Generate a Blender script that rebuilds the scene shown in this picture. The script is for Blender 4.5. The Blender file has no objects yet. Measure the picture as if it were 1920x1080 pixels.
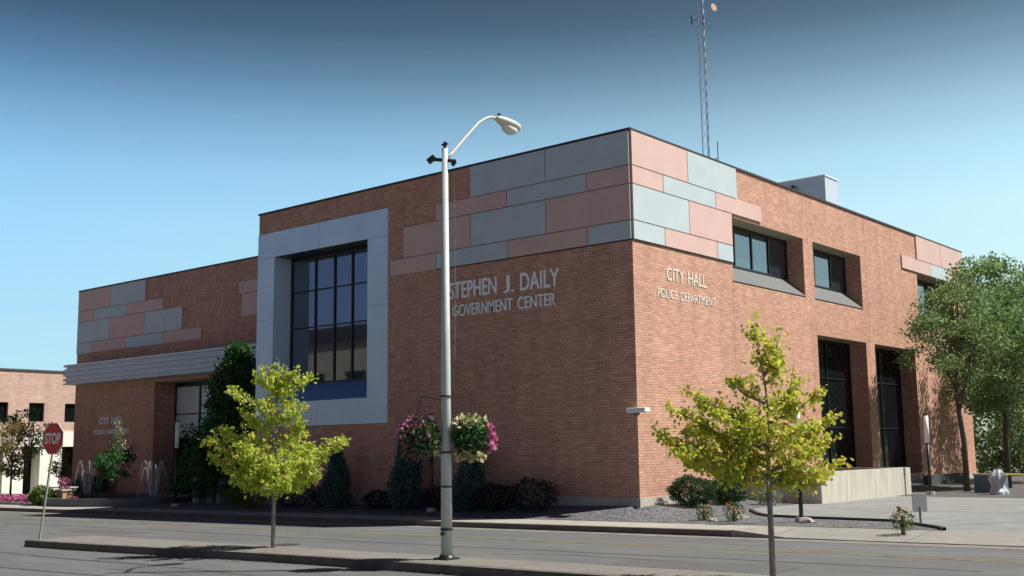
import bpy, math, random
import numpy as np
from mathutils import Vector, Matrix

random.seed(7); rng = np.random.default_rng(7)
C = bpy.context.scene.collection
sc = bpy.context.scene
R = math.radians

# ------------------------------------------------------------------ camera
cam_d = bpy.data.cameras.new('camera'); cam = bpy.data.objects.new('camera', cam_d); C.objects.link(cam)
YAW, PITCH, ROLL = -0.69893, 0.14478, -0.01327
CAMPOS = Vector((17.946, -26.885, 1.596))
fw = Vector((math.sin(YAW)*math.cos(PITCH), math.cos(YAW)*math.cos(PITCH), math.sin(PITCH)))
rt0 = Vector((math.cos(YAW), -math.sin(YAW), 0)); up0 = rt0.cross(fw)
rt = rt0*math.cos(ROLL)+up0*math.sin(ROLL); up = -rt0*math.sin(ROLL)+up0*math.cos(ROLL)
M = Matrix((rt, up, -fw)).transposed().to_4x4(); M.translation = CAMPOS
cam.matrix_world = M
cam_d.sensor_width = 36; cam_d.lens = 36*2082.46/1920; cam_d.clip_end = 2000
sc.camera = cam

# ------------------------------------------------------------------ sky, sun, exposure
SUN_AZ, SUN_EL = 53, 52          # azimuth measured from +Y towards +X
w = bpy.data.worlds.new("World"); sc.world = w; w.use_nodes = True
nt = w.node_tree; nt.nodes.clear()
out = nt.nodes.new('ShaderNodeOutputWorld'); bg = nt.nodes.new('ShaderNodeBackground')
sky = nt.nodes.new('ShaderNodeTexSky'); sky.sky_type = 'NISHITA'; sky.sun_disc = False
sky.sun_elevation = R(SUN_EL); sky.sun_rotation = R(SUN_AZ); sky.dust_density = 1.0; sky.ozone_density = 1.5; sky.altitude = 200
tc = nt.nodes.new('ShaderNodeTexCoord'); sep = nt.nodes.new('ShaderNodeSeparateXYZ')
ramp = nt.nodes.new('ShaderNodeValToRGB'); cr = ramp.color_ramp; cr.interpolation = 'B_SPLINE'
mul = nt.nodes.new('ShaderNodeMixRGB'); mul.blend_type = 'MULTIPLY'; mul.inputs[0].default_value = 1
stops = [(0.0,(.80,1.22,1.65)),(.05,(.95,1.38,1.7)),(.11,(1.17,1.52,1.66)),(.20,(1.4,1.9,1.9)),(.243,(1.3,1.83,1.9)),(.283,(1.02,1.45,1.52)),(.324,(.62,.92,1.0)),(.363,(.36,.52,.58)),(.42,(.22,.28,.33)),(1.0,(.2,.22,.27))]
SK = .98/2.0
stops = [(p, tuple(v*SK for v in c)) for p, c in stops]; cr.interpolation = 'LINEAR'
cr.elements[0].position = stops[0][0]; cr.elements[0].color = (*stops[0][1], 1)
cr.elements[1].position = stops[-1][0]; cr.elements[1].color = (*stops[-1][1], 1)
for p_, c_ in stops[1:-1]:
    e_ = cr.elements.new(p_); e_.color = (*c_, 1)
nt.links.new(tc.outputs['Generated'], sep.inputs[0]); nt.links.new(sep.outputs['Z'], ramp.inputs[0])
# the sky pales towards the sun's side
dt = nt.nodes.new('ShaderNodeVectorMath'); dt.operation = 'DOT_PRODUCT'; dt.inputs[1].default_value = (math.sin(R(SUN_AZ)), math.cos(R(SUN_AZ)), 0)
nt.links.new(tc.outputs['Generated'], dt.inputs[0])
mr = nt.nodes.new('ShaderNodeMapRange'); mr.inputs[1].default_value = -.6; mr.inputs[2].default_value = .16; nt.links.new(dt.outputs['Value'], mr.inputs[0])
pale = nt.nodes.new('ShaderNodeMixRGB'); pale.inputs[1].default_value = (1,1,1,1); pale.inputs[2].default_value = (1.5,1.15,.9,1); nt.links.new(mr.outputs[0], pale.inputs[0])
mul2 = nt.nodes.new('ShaderNodeMixRGB'); mul2.blend_type = 'MULTIPLY'; mul2.inputs[0].default_value = 1
nt.links.new(sky.outputs[0], mul.inputs[1]); nt.links.new(ramp.outputs[0], mul.inputs[2])
nt.links.new(mul.outputs[0], mul2.inputs[1]); nt.links.new(pale.outputs[0], mul2.inputs[2])
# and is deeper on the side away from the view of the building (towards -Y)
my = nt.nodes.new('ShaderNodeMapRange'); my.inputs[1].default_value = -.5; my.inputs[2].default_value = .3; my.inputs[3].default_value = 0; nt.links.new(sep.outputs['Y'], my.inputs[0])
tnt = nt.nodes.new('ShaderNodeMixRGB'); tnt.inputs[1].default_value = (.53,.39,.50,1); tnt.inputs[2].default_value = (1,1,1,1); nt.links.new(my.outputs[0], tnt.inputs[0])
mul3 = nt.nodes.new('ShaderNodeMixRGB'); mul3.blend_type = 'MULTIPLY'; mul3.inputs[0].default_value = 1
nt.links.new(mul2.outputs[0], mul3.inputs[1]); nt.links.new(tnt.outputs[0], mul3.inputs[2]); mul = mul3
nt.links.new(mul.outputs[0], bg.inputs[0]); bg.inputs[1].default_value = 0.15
nt.links.new(bg.outputs[0], out.inputs[0])

sd = bpy.data.lights.new('sun', 'SUN'); sd.energy = 5.0; sd.angle = R(0.5); sd.color = (1.0, 0.955, 0.87)
so = bpy.data.objects.new('sun', sd); C.objects.link(so)
S_ = Vector((math.sin(R(SUN_AZ))*math.cos(R(SUN_EL)), math.cos(R(SUN_AZ))*math.cos(R(SUN_EL)), math.sin(R(SUN_EL))))
so.rotation_euler = S_.to_track_quat('Z', 'Y').to_euler(); so.location = (30, 20, 40)
sc.view_settings.view_transform = 'Standard'; sc.view_settings.look = 'None'
sc.view_settings.exposure = 0.5; sc.view_settings.gamma = 1

# ------------------------------------------------------------------ helpers: materials
def mat(name, col, rough=.8, metal=0, spec=None, noise=None, bump=None, col2=None, trans=None, stretch=(1,1,1)):
    """noise=(scale, amount) varies brightness; col2 blends a second colour with a large noise"""
    m = bpy.data.materials.new(name); m.use_nodes = True
    n = m.node_tree.nodes; l = m.node_tree.links; b = n['Principled BSDF']
    b.inputs['Base Color'].default_value = (*col, 1); b.inputs['Roughness'].default_value = rough; b.inputs['Metallic'].default_value = metal
    if spec is not None: b.inputs['Specular IOR Level'].default_value = spec
    t = n.new('ShaderNodeTexCoord'); mp = n.new('ShaderNodeMapping'); mp.inputs['Scale'].default_value = stretch
    l.new(t.outputs['Object'], mp.inputs[0])
    cur = None
    if col2:
        nz = n.new('ShaderNodeTexNoise'); nz.inputs['Scale'].default_value = noise[0]*.3 if noise else 1; nz.inputs['Detail'].default_value = 6
        l.new(mp.outputs[0], nz.inputs[0]); mx = n.new('ShaderNodeMixRGB'); r_ = n.new('ShaderNodeMapRange')
        r_.inputs[1].default_value = .35; r_.inputs[2].default_value = .65
        l.new(nz.outputs[0], r_.inputs[0]); l.new(r_.outputs[0], mx.inputs[0])
        mx.inputs[1].default_value = (*col, 1); mx.inputs[2].default_value = (*col2, 1); cur = mx.outputs[0]
    if noise:
        nz = n.new('ShaderNodeTexNoise'); nz.inputs['Scale'].default_value = noise[0]; nz.inputs['Detail'].default_value = 8
        l.new(mp.outputs[0], nz.inputs[0]); r_ = n.new('ShaderNodeMapRange')
        r_.inputs[1].default_value = .3; r_.inputs[2].default_value = .7; r_.inputs[3].default_value = 1-noise[1]; r_.inputs[4].default_value = 1+noise[1]
        l.new(nz.outputs[0], r_.inputs[0]); h = n.new('ShaderNodeHueSaturation'); l.new(r_.outputs[0], h.inputs['Value'])
        if cur: l.new(cur, h.inputs['Color'])
        else: h.inputs['Color'].default_value = (*col, 1)
        cur = h.outputs[0]
    if cur: l.new(cur, b.inputs['Base Color'])
    if bump:
        nz = n.new('ShaderNodeTexNoise'); nz.inputs['Scale'].default_value = bump[0]; nz.inputs['Detail'].default_value = 6
        l.new(mp.outputs[0], nz.inputs[0]); bp = n.new('ShaderNodeBump'); bp.inputs['Strength'].default_value = bump[1]; bp.inputs['Distance'].default_value = .02
        l.new(nz.outputs[0], bp.inputs['Height']); l.new(bp.outputs[0], b.inputs['Normal'])
    return m

def leaf_mat(name, c1, c2, c3=None, trans=.35, rough=.6):
    m = bpy.data.materials.new(name); m.use_nodes = True
    n = m.node_tree.nodes; l = m.node_tree.links; b = n['Principled BSDF']; o = n['Material Output']
    g = n.new('ShaderNodeNewGeometry'); r = n.new('ShaderNodeValToRGB'); e = r.color_ramp.elements
    e[0].position = 0; e[0].color = (*c1, 1); e[1].position = 1; e[1].color = (*(c3 or c2), 1)
    k = r.color_ramp.elements.new(.6); k.color = (*c2, 1)
    l.new(g.outputs['Random Per Island'], r.inputs[0]); l.new(r.outputs[0], b.inputs['Base Color']); b.inputs['Roughness'].default_value = rough
    b.inputs['Specular IOR Level'].default_value = .25
    t = n.new('ShaderNodeBsdfTranslucent'); l.new(r.outputs[0], t.inputs[0])
    mx = n.new('ShaderNodeMixShader'); mx.inputs[0].default_value = trans
    l.new(b.outputs[0], mx.inputs[1]); l.new(t.outputs[0], mx.inputs[2]); l.new(mx.outputs[0], o.inputs[0])
    return m

def brick_mat(name, c1, c2, mortar, scale=1.0, stain=.10):
    m = bpy.data.materials.new(name); m.use_nodes = True
    n = m.node_tree.nodes; l = m.node_tree.links; b = n['Principled BSDF']
    t = n.new('ShaderNodeTexCoord'); s = n.new('ShaderNodeSeparateXYZ'); l.new(t.outputs['Object'], s.inputs[0])
    a = n.new('ShaderNodeMath'); a.operation = 'ADD'; l.new(s.outputs['X'], a.inputs[0]); l.new(s.outputs['Y'], a.inputs[1])
    cb = n.new('ShaderNodeCombineXYZ'); l.new(a.outputs[0], cb.inputs[0]); l.new(s.outputs['Z'], cb.inputs[1])
    br = n.new('ShaderNodeTexBrick'); l.new(cb.outputs[0], br.inputs[0])
    br.inputs['Color1'].default_value = (*c1, 1); br.inputs['Color2'].default_value = (*c2, 1); br.inputs['Mortar'].default_value = (*mortar, 1)
    br.inputs['Scale'].default_value = 1; br.inputs['Brick Width'].default_value = .24*scale; br.inputs['Row Height'].default_value = .08*scale
    br.inputs['Mortar Size'].default_value = .011*scale; br.inputs['Mortar Smooth'].default_value = .3; br.inputs['Bias'].default_value = -.1
    nz = n.new('ShaderNodeTexNoise'); nz.inputs['Scale'].default_value = .7; nz.inputs['Detail'].default_value = 8; nz.inputs['Roughness'].default_value = .65
    mp = n.new('ShaderNodeMapping'); mp.inputs['Scale'].default_value = (.5, .5, 1.8); l.new(t.outputs['Object'], mp.inputs[0]); l.new(mp.outputs[0], nz.inputs[0])
    r = n.new('ShaderNodeMapRange'); r.inputs[1].default_value = .3; r.inputs[2].default_value = .7; r.inputs[3].default_value = 1-stain; r.inputs[4].default_value = 1+stain
    l.new(nz.outputs[0], r.inputs[0])
    nz2 = n.new('ShaderNodeTexNoise'); nz2.inputs['Scale'].default_value = 6; nz2.inputs['Detail'].default_value = 4
    mp2 = n.new('ShaderNodeMapping'); mp2.inputs['Scale'].default_value = (.35, .35, 1.6); l.new(t.outputs['Object'], mp2.inputs[0]); l.new(mp2.outputs[0], nz2.inputs[0])
    r2 = n.new('ShaderNodeMapRange'); r2.inputs[1].default_value = .3; r2.inputs[2].default_value = .7; r2.inputs[3].default_value = .88; r2.inputs[4].default_value = 1.12
    l.new(nz2.outputs[0], r2.inputs[0]); mm = n.new('ShaderNodeMath'); mm.operation = 'MULTIPLY'; l.new(r.outputs[0], mm.inputs[0]); l.new(r2.outputs[0], mm.inputs[1])
    nz3 = n.new('ShaderNodeTexNoise'); nz3.inputs['Scale'].default_value = 1.6; nz3.inputs['Detail'].default_value = 5
    mp3 = n.new('ShaderNodeMapping'); mp3.inputs['Scale'].default_value = (1.2, 1.2, .07); l.new(t.outputs['Object'], mp3.inputs[0]); l.new(mp3.outputs[0], nz3.inputs[0])
    r3 = n.new('ShaderNodeMapRange'); r3.inputs[1].default_value = .35; r3.inputs[2].default_value = .7; r3.inputs[3].default_value = 1.05; r3.inputs[4].default_value = .9
    l.new(nz3.outputs[0], r3.inputs[0]); m3 = n.new('ShaderNodeMath'); m3.operation = 'MULTIPLY'; l.new(mm.outputs[0], m3.inputs[0]); l.new(r3.outputs[0], m3.inputs[1])
    h = n.new('ShaderNodeHueSaturation'); l.new(br.outputs['Color'], h.inputs['Color']); l.new(m3.outputs[0], h.inputs['Value']); l.new(h.outputs[0], b.inputs['Base Color'])
    bp = n.new('ShaderNodeBump'); bp.inputs['Strength'].default_value = .35; bp.inputs['Distance'].default_value = .01; bp.invert = True
    l.new(br.outputs['Fac'], bp.inputs['Height']); l.new(bp.outputs[0], b.inputs['Normal'])
    b.inputs['Roughness'].default_value = .85
    return m

def glass_mat(name, col=(.02,.03,.04), rough=.03, wav=.0, ior=2.5, tint=(.72,.88,1)):
    m = mat(name, col, rough, 0, 1.0)
    b = m.node_tree.nodes['Principled BSDF']; b.inputs['IOR'].default_value = ior; b.inputs['Specular IOR Level'].default_value = .5; b.inputs['Specular Tint'].default_value = (*tint, 1)
    if wav:
        n = m.node_tree.nodes; l = m.node_tree.links
        nz = n.new('ShaderNodeTexNoise'); nz.inputs['Scale'].default_value = .8; bp = n.new('ShaderNodeBump'); bp.inputs['Strength'].default_value = wav; bp.inputs['Distance'].default_value = .05
        l.new(nz.outputs[0], bp.inputs['Height']); l.new(bp.outputs[0], b.inputs['Normal'])
    return m

MT = dict(
 brick=brick_mat('brick', (.61,.338,.238), (.45,.23,.16), (.32,.20,.145), stain=.07),
 brick_dark=brick_mat('brick_brown', (.30,.15,.10), (.22,.105,.075), (.28,.2,.15)),
 brick_pink=brick_mat('brick_pale_pink', (.56,.37,.31), (.47,.30,.245), (.5,.38,.32)),
 pink=mat('pink_panel', (.60,.41,.37), .55, noise=(1.2,.05)),
 grey=mat('grey_panel', (.46,.53,.56), .5, noise=(1.2,.05)),
 alu=mat('blue_grey_aluminium', (.58,.74,.86), .38, .2, noise=(.8,.06)),
 alu2=mat('canopy_metal', (.52,.58,.63), .42, .15, noise=(1.5,.05)),
 sill_blue=mat('blue_sill', (.15,.30,.52), .4, .2),
 sill=mat('lead_grey_sill', (.115,.12,.125), .6, noise=(2,.08)),
 soffit=mat('beige_soffit', (.42,.38,.28), .8, noise=(2,.05)),
 coping=mat('dark_bronze_coping', (.035,.022,.02), .5),
 footing=mat('pale_concrete', (.42,.40,.36), .9, noise=(2.5,.14), bump=(30,.3)),
 concrete=mat('board_marked_concrete', (.47,.45,.38), .9, noise=(3,.2), stretch=(2,2,.25), bump=(25,.4)),
 glass=glass_mat('tinted_glass', wav=.02), 
 glassb=glass_mat('dark_bronze_glass', (.006,.008,.010), .05, wav=.03, ior=1.3),
 pale_glass=mat('pale_glazed_panel', (.55,.62,.66), .25, noise=(.6,.1)),
 mullion=mat('dark_mullion', (.02,.022,.03), .4, .2),
 letters=mat('brushed_letters', (.85,.88,.9), .45, .0),
 letters_w=mat('white_letters', (.7,.67,.6), .6),
 dark=mat('black_metal', (.015,.015,.016), .45),
 galv=mat('galvanised_pole', (.48,.54,.53), .5, .1, noise=(2,.1)),
 white=mat('white_enamel', (.75,.76,.74), .4),
 red=mat('red_sign', (.58,.015,.025), .4), 
 bark=mat('grey_bark', (.27,.235,.21), .95, noise=(12,.3), bump=(25,.8)),
 bark_dark=mat('dark_bark', (.09,.07,.05), .95, noise=(10,.3), bump=(20,.8)),
 wood=mat('brown_wood', (.30,.16,.09), .7, noise=(5,.2)),
)
m_asph = mat('asphalt', (.126,.130,.132), .92, noise=(3,.13), col2=(.100,.104,.107), bump=(120,.35), stretch=(.25,1,1))
m_pave = mat('sidewalk_concrete', (.33,.31,.275), .9, noise=(3,.14), bump=(60,.2))
m_plaza = mat('plaza_concrete', (.225,.234,.23), .9, noise=(2.0,.12), col2=(.20,.208,.204), bump=(60,.25))

def gravel_mat():
    m = bpy.data.materials.new('grey_gravel'); m.use_nodes = True
    n = m.node_tree.nodes; l = m.node_tree.links; b = n['Principled BSDF']
    t = n.new('ShaderNodeTexCoord'); v = n.new('ShaderNodeTexVoronoi'); v.inputs['Scale'].default_value = 16
    l.new(t.outputs['Object'], v.inputs[0]); s = n.new('ShaderNodeSeparateColor'); l.new(v.outputs['Color'], s.inputs[0])
    r = n.new('ShaderNodeValToRGB'); e = r.color_ramp.elements; e[0].color = (.035,.037,.042,1); e[1].color = (.19,.195,.21,1)
    l.new(s.outputs[0], r.inputs[0]); l.new(r.outputs[0], b.inputs['Base Color']); b.inputs['Roughness'].default_value = .9
    bp = n.new('ShaderNodeBump'); bp.inputs['Strength'].default_value = .9; bp.inputs['Distance'].default_value = .03; bp.invert = True
    l.new(v.outputs['Distance'], bp.inputs['Height']); l.new(bp.outputs[0], b.inputs['Normal'])
    return m
m_gravel = gravel_mat()

# ------------------------------------------------------------------ helpers: meshes
class MB:
    def __init__(s): s.v = []; s.f = []
    def quad(s, a, b, c, d):
        i = len(s.v); s.v += [tuple(a), tuple(b), tuple(c), tuple(d)]; s.f.append((i, i+1, i+2, i+3))
    def box(s, x0, x1, y0, y1, z0, z1, m=None):
        i = len(s.v); P = [(x, y, z) for z in (z0, z1) for (x, y) in ((x0,y0),(x1,y0),(x1,y1),(x0,y1))]
        if m is not None: P = [tuple(m @ Vector(p)) for p in P]
        s.v += P
        s.f += [(i,i+3,i+2,i+1),(i+4,i+5,i+6,i+7),(i,i+1,i+5,i+4),(i+1,i+2,i+6,i+5),(i+2,i+3,i+7,i+6),(i+3,i,i+4,i+7)]
    def tube(s, pts, rad, n=8, sx=1.0, sy=1.0, caps=True):
        pts = [Vector(p) for p in pts]
        if not hasattr(rad, '__len__'): rad = [rad]*len(pts)
        i0 = len(s.v); prev = None
        for k, p in enumerate(pts):
            d = (pts[min(k+1, len(pts)-1)]-pts[max(k-1, 0)]).normalized()
            if prev is None:
                a = Vector((0,0,1)) if abs(d.z) < .9 else Vector((1,0,0))
                u = d.cross(a).normalized()
            else: u = (prev - d*prev.dot(d)).normalized()
            prev = u; v = d.cross(u)
            for j in range(n):
                t = 2*math.pi*j/n; s.v.append(tuple(p+u*math.cos(t)*rad[k]*sx+v*math.sin(t)*rad[k]*sy))
        for k in range(len(pts)-1):
            for j in range(n):
                a = i0+k*n+j; b = i0+k*n+(j+1) % n; s.f.append((a, b, b+n, a+n))
        if caps:
            s.f.append(tuple(i0+j for j in range(n))[::-1]); k = i0+(len(pts)-1)*n; s.f.append(tuple(k+j for j in range(n)))
    def build(s, name, m, parent=None, smooth=False, bevel=0):
        me = bpy.data.meshes.new(name); me.from_pydata(s.v, [], s.f); me.update(); me.materials.append(m)
        if smooth:
            for p in me.polygons: p.use_smooth = True
        o = bpy.data.objects.new(name, me); C.objects.link(o)
        if bevel:
            b = o.modifiers.new('bevel', 'BEVEL'); b.width = bevel; b.segments = 2; b.limit_method = 'ANGLE'
        if parent: o.parent = parent
        return o
def tag(o, label=None, cat=None, group=None, kind=None):
    if label: o['label'] = label
    if cat: o['category'] = cat
    if group: o['group'] = group
    if kind: o['kind'] = kind
    return o
def empty(name, loc, label, cat, group=None, rz=0):
    o = bpy.data.objects.new(name, None); C.objects.link(o); o.location = loc; o.rotation_euler.z = rz
    o.empty_display_size = .2
    return tag(o, label, cat, group)
def copy_tree(o, parent=None):
    c = o.copy(); C.objects.link(c)
    if parent: c.parent = parent
    for ch in list(o.children): copy_tree(ch, c)
    return c

def text_part(body, x0, x1, z0, z1, name, m, parent, plane='y', at=0., depth=.04, bold=.0):
    """lettering fitted into a rectangle; plane 'y': on y=at facing -Y ; 'x': on x=at facing +X (x0,x1 are then y values)"""
    cu = bpy.data.curves.new('t', 'FONT'); cu.body = body; cu.size = 1; cu.offset = bold
    o = bpy.data.objects.new('t', cu); C.objects.link(o); dg = bpy.context.evaluated_depsgraph_get()
    me = bpy.data.meshes.new_from_object(o.evaluated_get(dg)); bpy.data.objects.remove(o)
    P = np.array([v.co for v in me.vertices]); F = [tuple(p.vertices) for p in me.polygons]
    mn = P.min(0); mx = P.max(0)
    u = x0+(P[:,0]-mn[0])/(mx[0]-mn[0])*(x1-x0); z = z0+(P[:,1]-mn[1])/(mx[1]-mn[1])*(z1-z0)
    n = len(P); b = MB()
    for d in (depth, 0.0):
        for i in range(n): b.v.append((u[i], at-d, z[i]) if plane == 'y' else (at+d, u[i], z[i]))
    from collections import Counter
    cnt = Counter()
    for f in F:
        for i in range(len(f)): cnt[(f[i], f[(i+1) % len(f)])] += 1
    b.f = [tuple(f) for f in F]
    for (i, j) in list(cnt):
        if (j, i) not in cnt: b.f.append((i, i+n, j+n, j))
    bpy.data.meshes.remove(me)
    return b.build(name, m, parent)

def facade(mb, plane, at, U, Z, holes, depth_sign):
    """wall sheet on plane with rectangular holes and their side reveals. holes: (u0,u1,z0,z1,depth,sides)"""
    us = sorted(set([U[0], U[1]]+[h[0] for h in holes]+[h[1] for h in holes])); zs = sorted(set([Z[0], Z[1]]+[h[2] for h in holes]+[h[3] for h in holes]))
    P = (lambda u, z, d=0: (u, at+d*depth_sign, z)) if plane == 'y' else (lambda u, z, d=0: (at+d*depth_sign, u, z))
    for i in range(len(us)-1):
        for j in range(len(zs)-1):
            uc = (us[i]+us[i+1])/2; zc = (zs[j]+zs[j+1])/2
            if any(h[0] < uc < h[1] and h[2] < zc < h[3] for h in holes): continue
            mb.quad(P(us[i], zs[j]), P(us[i+1], zs[j]), P(us[i+1], zs[j+1]), P(us[i], zs[j+1]))
    for (u0, u1, z0, z1, d, sides) in holes:
        if 'l' in sides: mb.quad(P(u0, z0), P(u0, z1), P(u0, z1, d), P(u0, z0, d))
        if 'r' in sides: mb.quad(P(u1, z0), P(u1, z0, d), P(u1, z1, d), P(u1, z1))
        if 't' in sides: mb.quad(P(u0, z1), P(u1, z1), P(u1, z1, d), P(u0, z1, d))
        if 'b' in sides: mb.quad(P(u0, z0), P(u0, z0, d), P(u1, z0, d), P(u1, z0))

# ------------------------------------------------------------------ terrain heights
def gz(x): return -.48+.008*min(max(x, -60), 40)
def sm(t): t = min(max(t, 0), 1); return t*t*(3-2*t)
YS = -2.0      # back edge of the sidewalk
def H(x, y):
    S = gz(x)+.14
    if y < YS: return S
    B = -.03+.018*max(x, -45) if x <= 0 else -.03-.12*sm(x/2)
    wd = 2.0+3.6*sm(x/4)
    return S+(B-S)*min(max((y-YS)/wd, 0), 1)

def sheet(name, m, xs, ylo, yhi, ny, zf, off=0., kind='structure'):
    mb = MB(); nx = len(xs)
    for x in xs:
        a, b = ylo(x), yhi(x)
        for j in range(ny+1):
            y = a+(b-a)*j/ny; mb.v.append((x, y, zf(x, y)+off))
    for i in range(nx-1):
        for j in range(ny):
            k = i*(ny+1)+j; mb.f.append((k, k+ny+1, k+ny+2, k+1))
    o = mb.build(name, m, smooth=True); o['kind'] = kind; return o
def lin(a, b, n): return [a+(b-a)*i/n for i in range(n+1)]

# ground to the horizon
m_ground = mat('ground', (.11,.12,.07), .95, noise=(.4,.2), col2=(.2,.19,.15))
xs = [-900,-400,-200,-100,-60,-30,0,20,40,100,200,400,900]
sheet('ground', m_ground, xs, lambda x: -900, lambda x: 900, 40, lambda x, y: gz(x)-.12)
# street on both sides of the median (one asphalt sheet), bright paving elsewhere
xr = [-300,-150,-100,-60,-40,-20,0,20,40,80,150]
sheet('road', m_asph, xr, lambda x: -30, lambda x: -3.8, 8, lambda x, y: gz(x), -.003)
def kerb_strip(name, y0, y1, x0, x1, h, m, nose=False):
    mb = MB(); X = lin(x0, x1, 60)
    for i in range(60):
        a, b = X[i], X[i+1]; za, zb = gz(a)+h, gz(b)+h
        mb.quad((a,y0,za),(b,y0,zb),(b,y1,zb),(a,y1,za))
        mb.quad((a,y0,za-h-.1),(b,y0,zb-h-.1),(b,y0,zb),(a,y0,za))
        mb.quad((a,y1,za),(b,y1,zb),(b,y1,zb-h-.1),(a,y1,za-h-.1))
    mb.quad((x0,y0,gz(x0)-.1),(x0,y0,gz(x0)+h),(x0,y1,gz(x0)+h),(x0,y1,gz(x0)-.1))
    mb.quad((x1,y0,gz(x1)-.1),(x1,y1,gz(x1)-.1),(x1,y1,gz(x1)+h),(x1,y0,gz(x1)+h))
    o = mb.build(name, m); o['kind'] = 'structure'; return o
def slab_mat(name, col, sx, sy):
    m = mat(name, col, .9, noise=(3,.12), bump=(60,.2)); n = m.node_tree.nodes; l = m.node_tree.links; b = n['Principled BSDF']
    src = b.inputs['Base Color'].links[0].from_socket
    t = n.new('ShaderNodeTexCoord'); br = n.new('ShaderNodeTexBrick'); br.offset = 0
    br.inputs['Color1'].default_value = (1,1,1,1); br.inputs['Color2'].default_value = (.9,.9,.9,1); br.inputs['Mortar'].default_value = (.45,.45,.45,1)
    br.inputs['Scale'].default_value = 1; br.inputs['Brick Width'].default_value = sx; br.inputs['Row Height'].default_value = sy; br.inputs['Mortar Size'].default_value = .012
    l.new(t.outputs['Object'], br.inputs[0]); mx = n.new('ShaderNodeMixRGB'); mx.blend_type = 'MULTIPLY'; mx.inputs[0].default_value = 1
    l.new(src, mx.inputs[1]); l.new(br.outputs['Color'], mx.inputs[2]); l.new(mx.outputs[0], b.inputs['Base Color']); return m
m_walk = slab_mat('sidewalk_slabs', (.34,.325,.29), 1.5, 5)
m_kerb = mat('kerb_concrete', (.13,.115,.095), .9, noise=(4,.25), bump=(40,.4))
kerb_strip('kerb', -3.8, -3.62, -60, 5.0, .14, m_kerb)
kerb_strip('sidewalk', -3.62, YS, -60, 5.0, .142, m_walk)
# dropped kerb and driveway apron on the right
mb = MB()
X = lin(5.0, 60, 40)
for i in range(40):
    a, b = X[i], X[i+1]
    ka = lambda x: .14*(1-sm((x-5.0)/1.6))+.02
    mb.quad((a,-3.8,gz(a)+ka(a)),(b,-3.8,gz(b)+ka(b)),(b,YS,gz(b)+.144),(a,YS,gz(a)+.144))
    mb.quad((a,-3.8,gz(a)-.05),(b,-3.8,gz(b)-.05),(b,-3.8,gz(b)+ka(b)),(a,-3.8,gz(a)+ka(a)))
o = mb.build('driveway_apron', slab_mat('apron_concrete', (.26,.25,.225), 3, 5)); o['kind'] = 'structure'
# median
m_med = slab_mat('median_concrete', (.19,.182,.165), 3.0, 5)
med_edge = lambda x: -13.58+.50*sm((x+8.65)/11)       # near edge of the median
mk = MB(); X = lin(-8.65, 40, 90)
for i in range(90):
    a, b = X[i], X[i+1]; za, zb = gz(a)+.15, gz(b)+.15
    mk.quad((a,med_edge(a),za),(b,med_edge(b),zb),(b,med_edge(b)+.16,zb),(a,med_edge(a)+.16,za)); mk.quad((a,med_edge(a)-.02,za-.25),(b,med_edge(b)-.02,zb-.25),(b,med_edge(b),zb),(a,med_edge(a),za))
mk.quad((-8.65,-13.58,-.7),(-8.65,-13.58,gz(-8.65)+.15),(-8.65,-11.85,gz(-8.65)+.15),(-8.65,-11.85,-.7))
for i in range(90):
    a, b = X[i], X[i+1]; za, zb = gz(a)+.15, gz(b)+.15; mk.quad((a,-11.85,za),(b,-11.85,zb),(b,-11.83,zb-.25),(a,-11.83,za-.25))
o = mk.build('median_kerb', m_kerb); o['kind'] = 'structure'
sheet('median', m_med, X, lambda x: med_edge(x)+.16, lambda x: -11.85, 2, lambda x, y: gz(x)+.152)
# yellow centre line, thin and worn
m_yel = mat('worn_yellow_paint', (.21,.18,.10), .8, noise=(3,.35))
kerb = MB()
X = lin(-60, 40, 50)
for yy in (-6.86, -6.62):
    for i in range(50):
        a, b = X[i], X[i+1]; kerb.quad((a,yy,gz(a)+.002),(b,yy,gz(b)+.002),(b,yy+.10,gz(b)+.002),(a,yy+.10,gz(a)+.002))
o = kerb.build('road_marking', m_yel); o['kind'] = 'structure'
# tar-filled cracks in the asphalt and the plaza
m_tar = mat('tar', (.07,.07,.07), .7)
def crack(name, pts, wd, zf, m=m_tar):
    mb = MB(); P = []
    for k in range(len(pts)-1):
        a, b = pts[k], pts[k+1]
        for t in range(8): P.append((a[0]+(b[0]-a[0])*t/8, a[1]+(b[1]-a[1])*t/8))
    P.append(pts[-1]); P = [(x+random.uniform(-.05,.05), y+random.uniform(-.05,.05)) for x, y in P]
    for k in range(len(P)-1):
        (x0,y0),(x1,y1) = P[k], P[k+1]; d = Vector((x1-x0, y1-y0)).normalized(); nx, ny = -d.y*wd/2, d.x*wd/2
        mb.quad((x0-nx,y0-ny,zf(x0,y0)),(x1-nx,y1-ny,zf(x1,y1)),(x1+nx,y1+ny,zf(x1,y1)),(x0+nx,y0+ny,zf(x0,y0)))
    o = mb.build(name, m); o['kind'] = 'structure'; return o
rz_ = lambda x, y: gz(x)+.004
crack('tar_line', [(-9,-14.6),(-5,-14.8),(-1,-14.7),(3,-15)], .05, rz_)
crack('tar_line', [(-20,-8.6),(-10,-8.4),(0,-8.7),(12,-8.5)], .05, rz_)
crack('tar_line', [(-4,-16.5),(2,-16.2),(9,-16.6)], .05, rz_)
crack('tar_line', [(3,-9.8),(4.5,-9.2),(7,-9.4)], .04, rz_)

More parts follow.
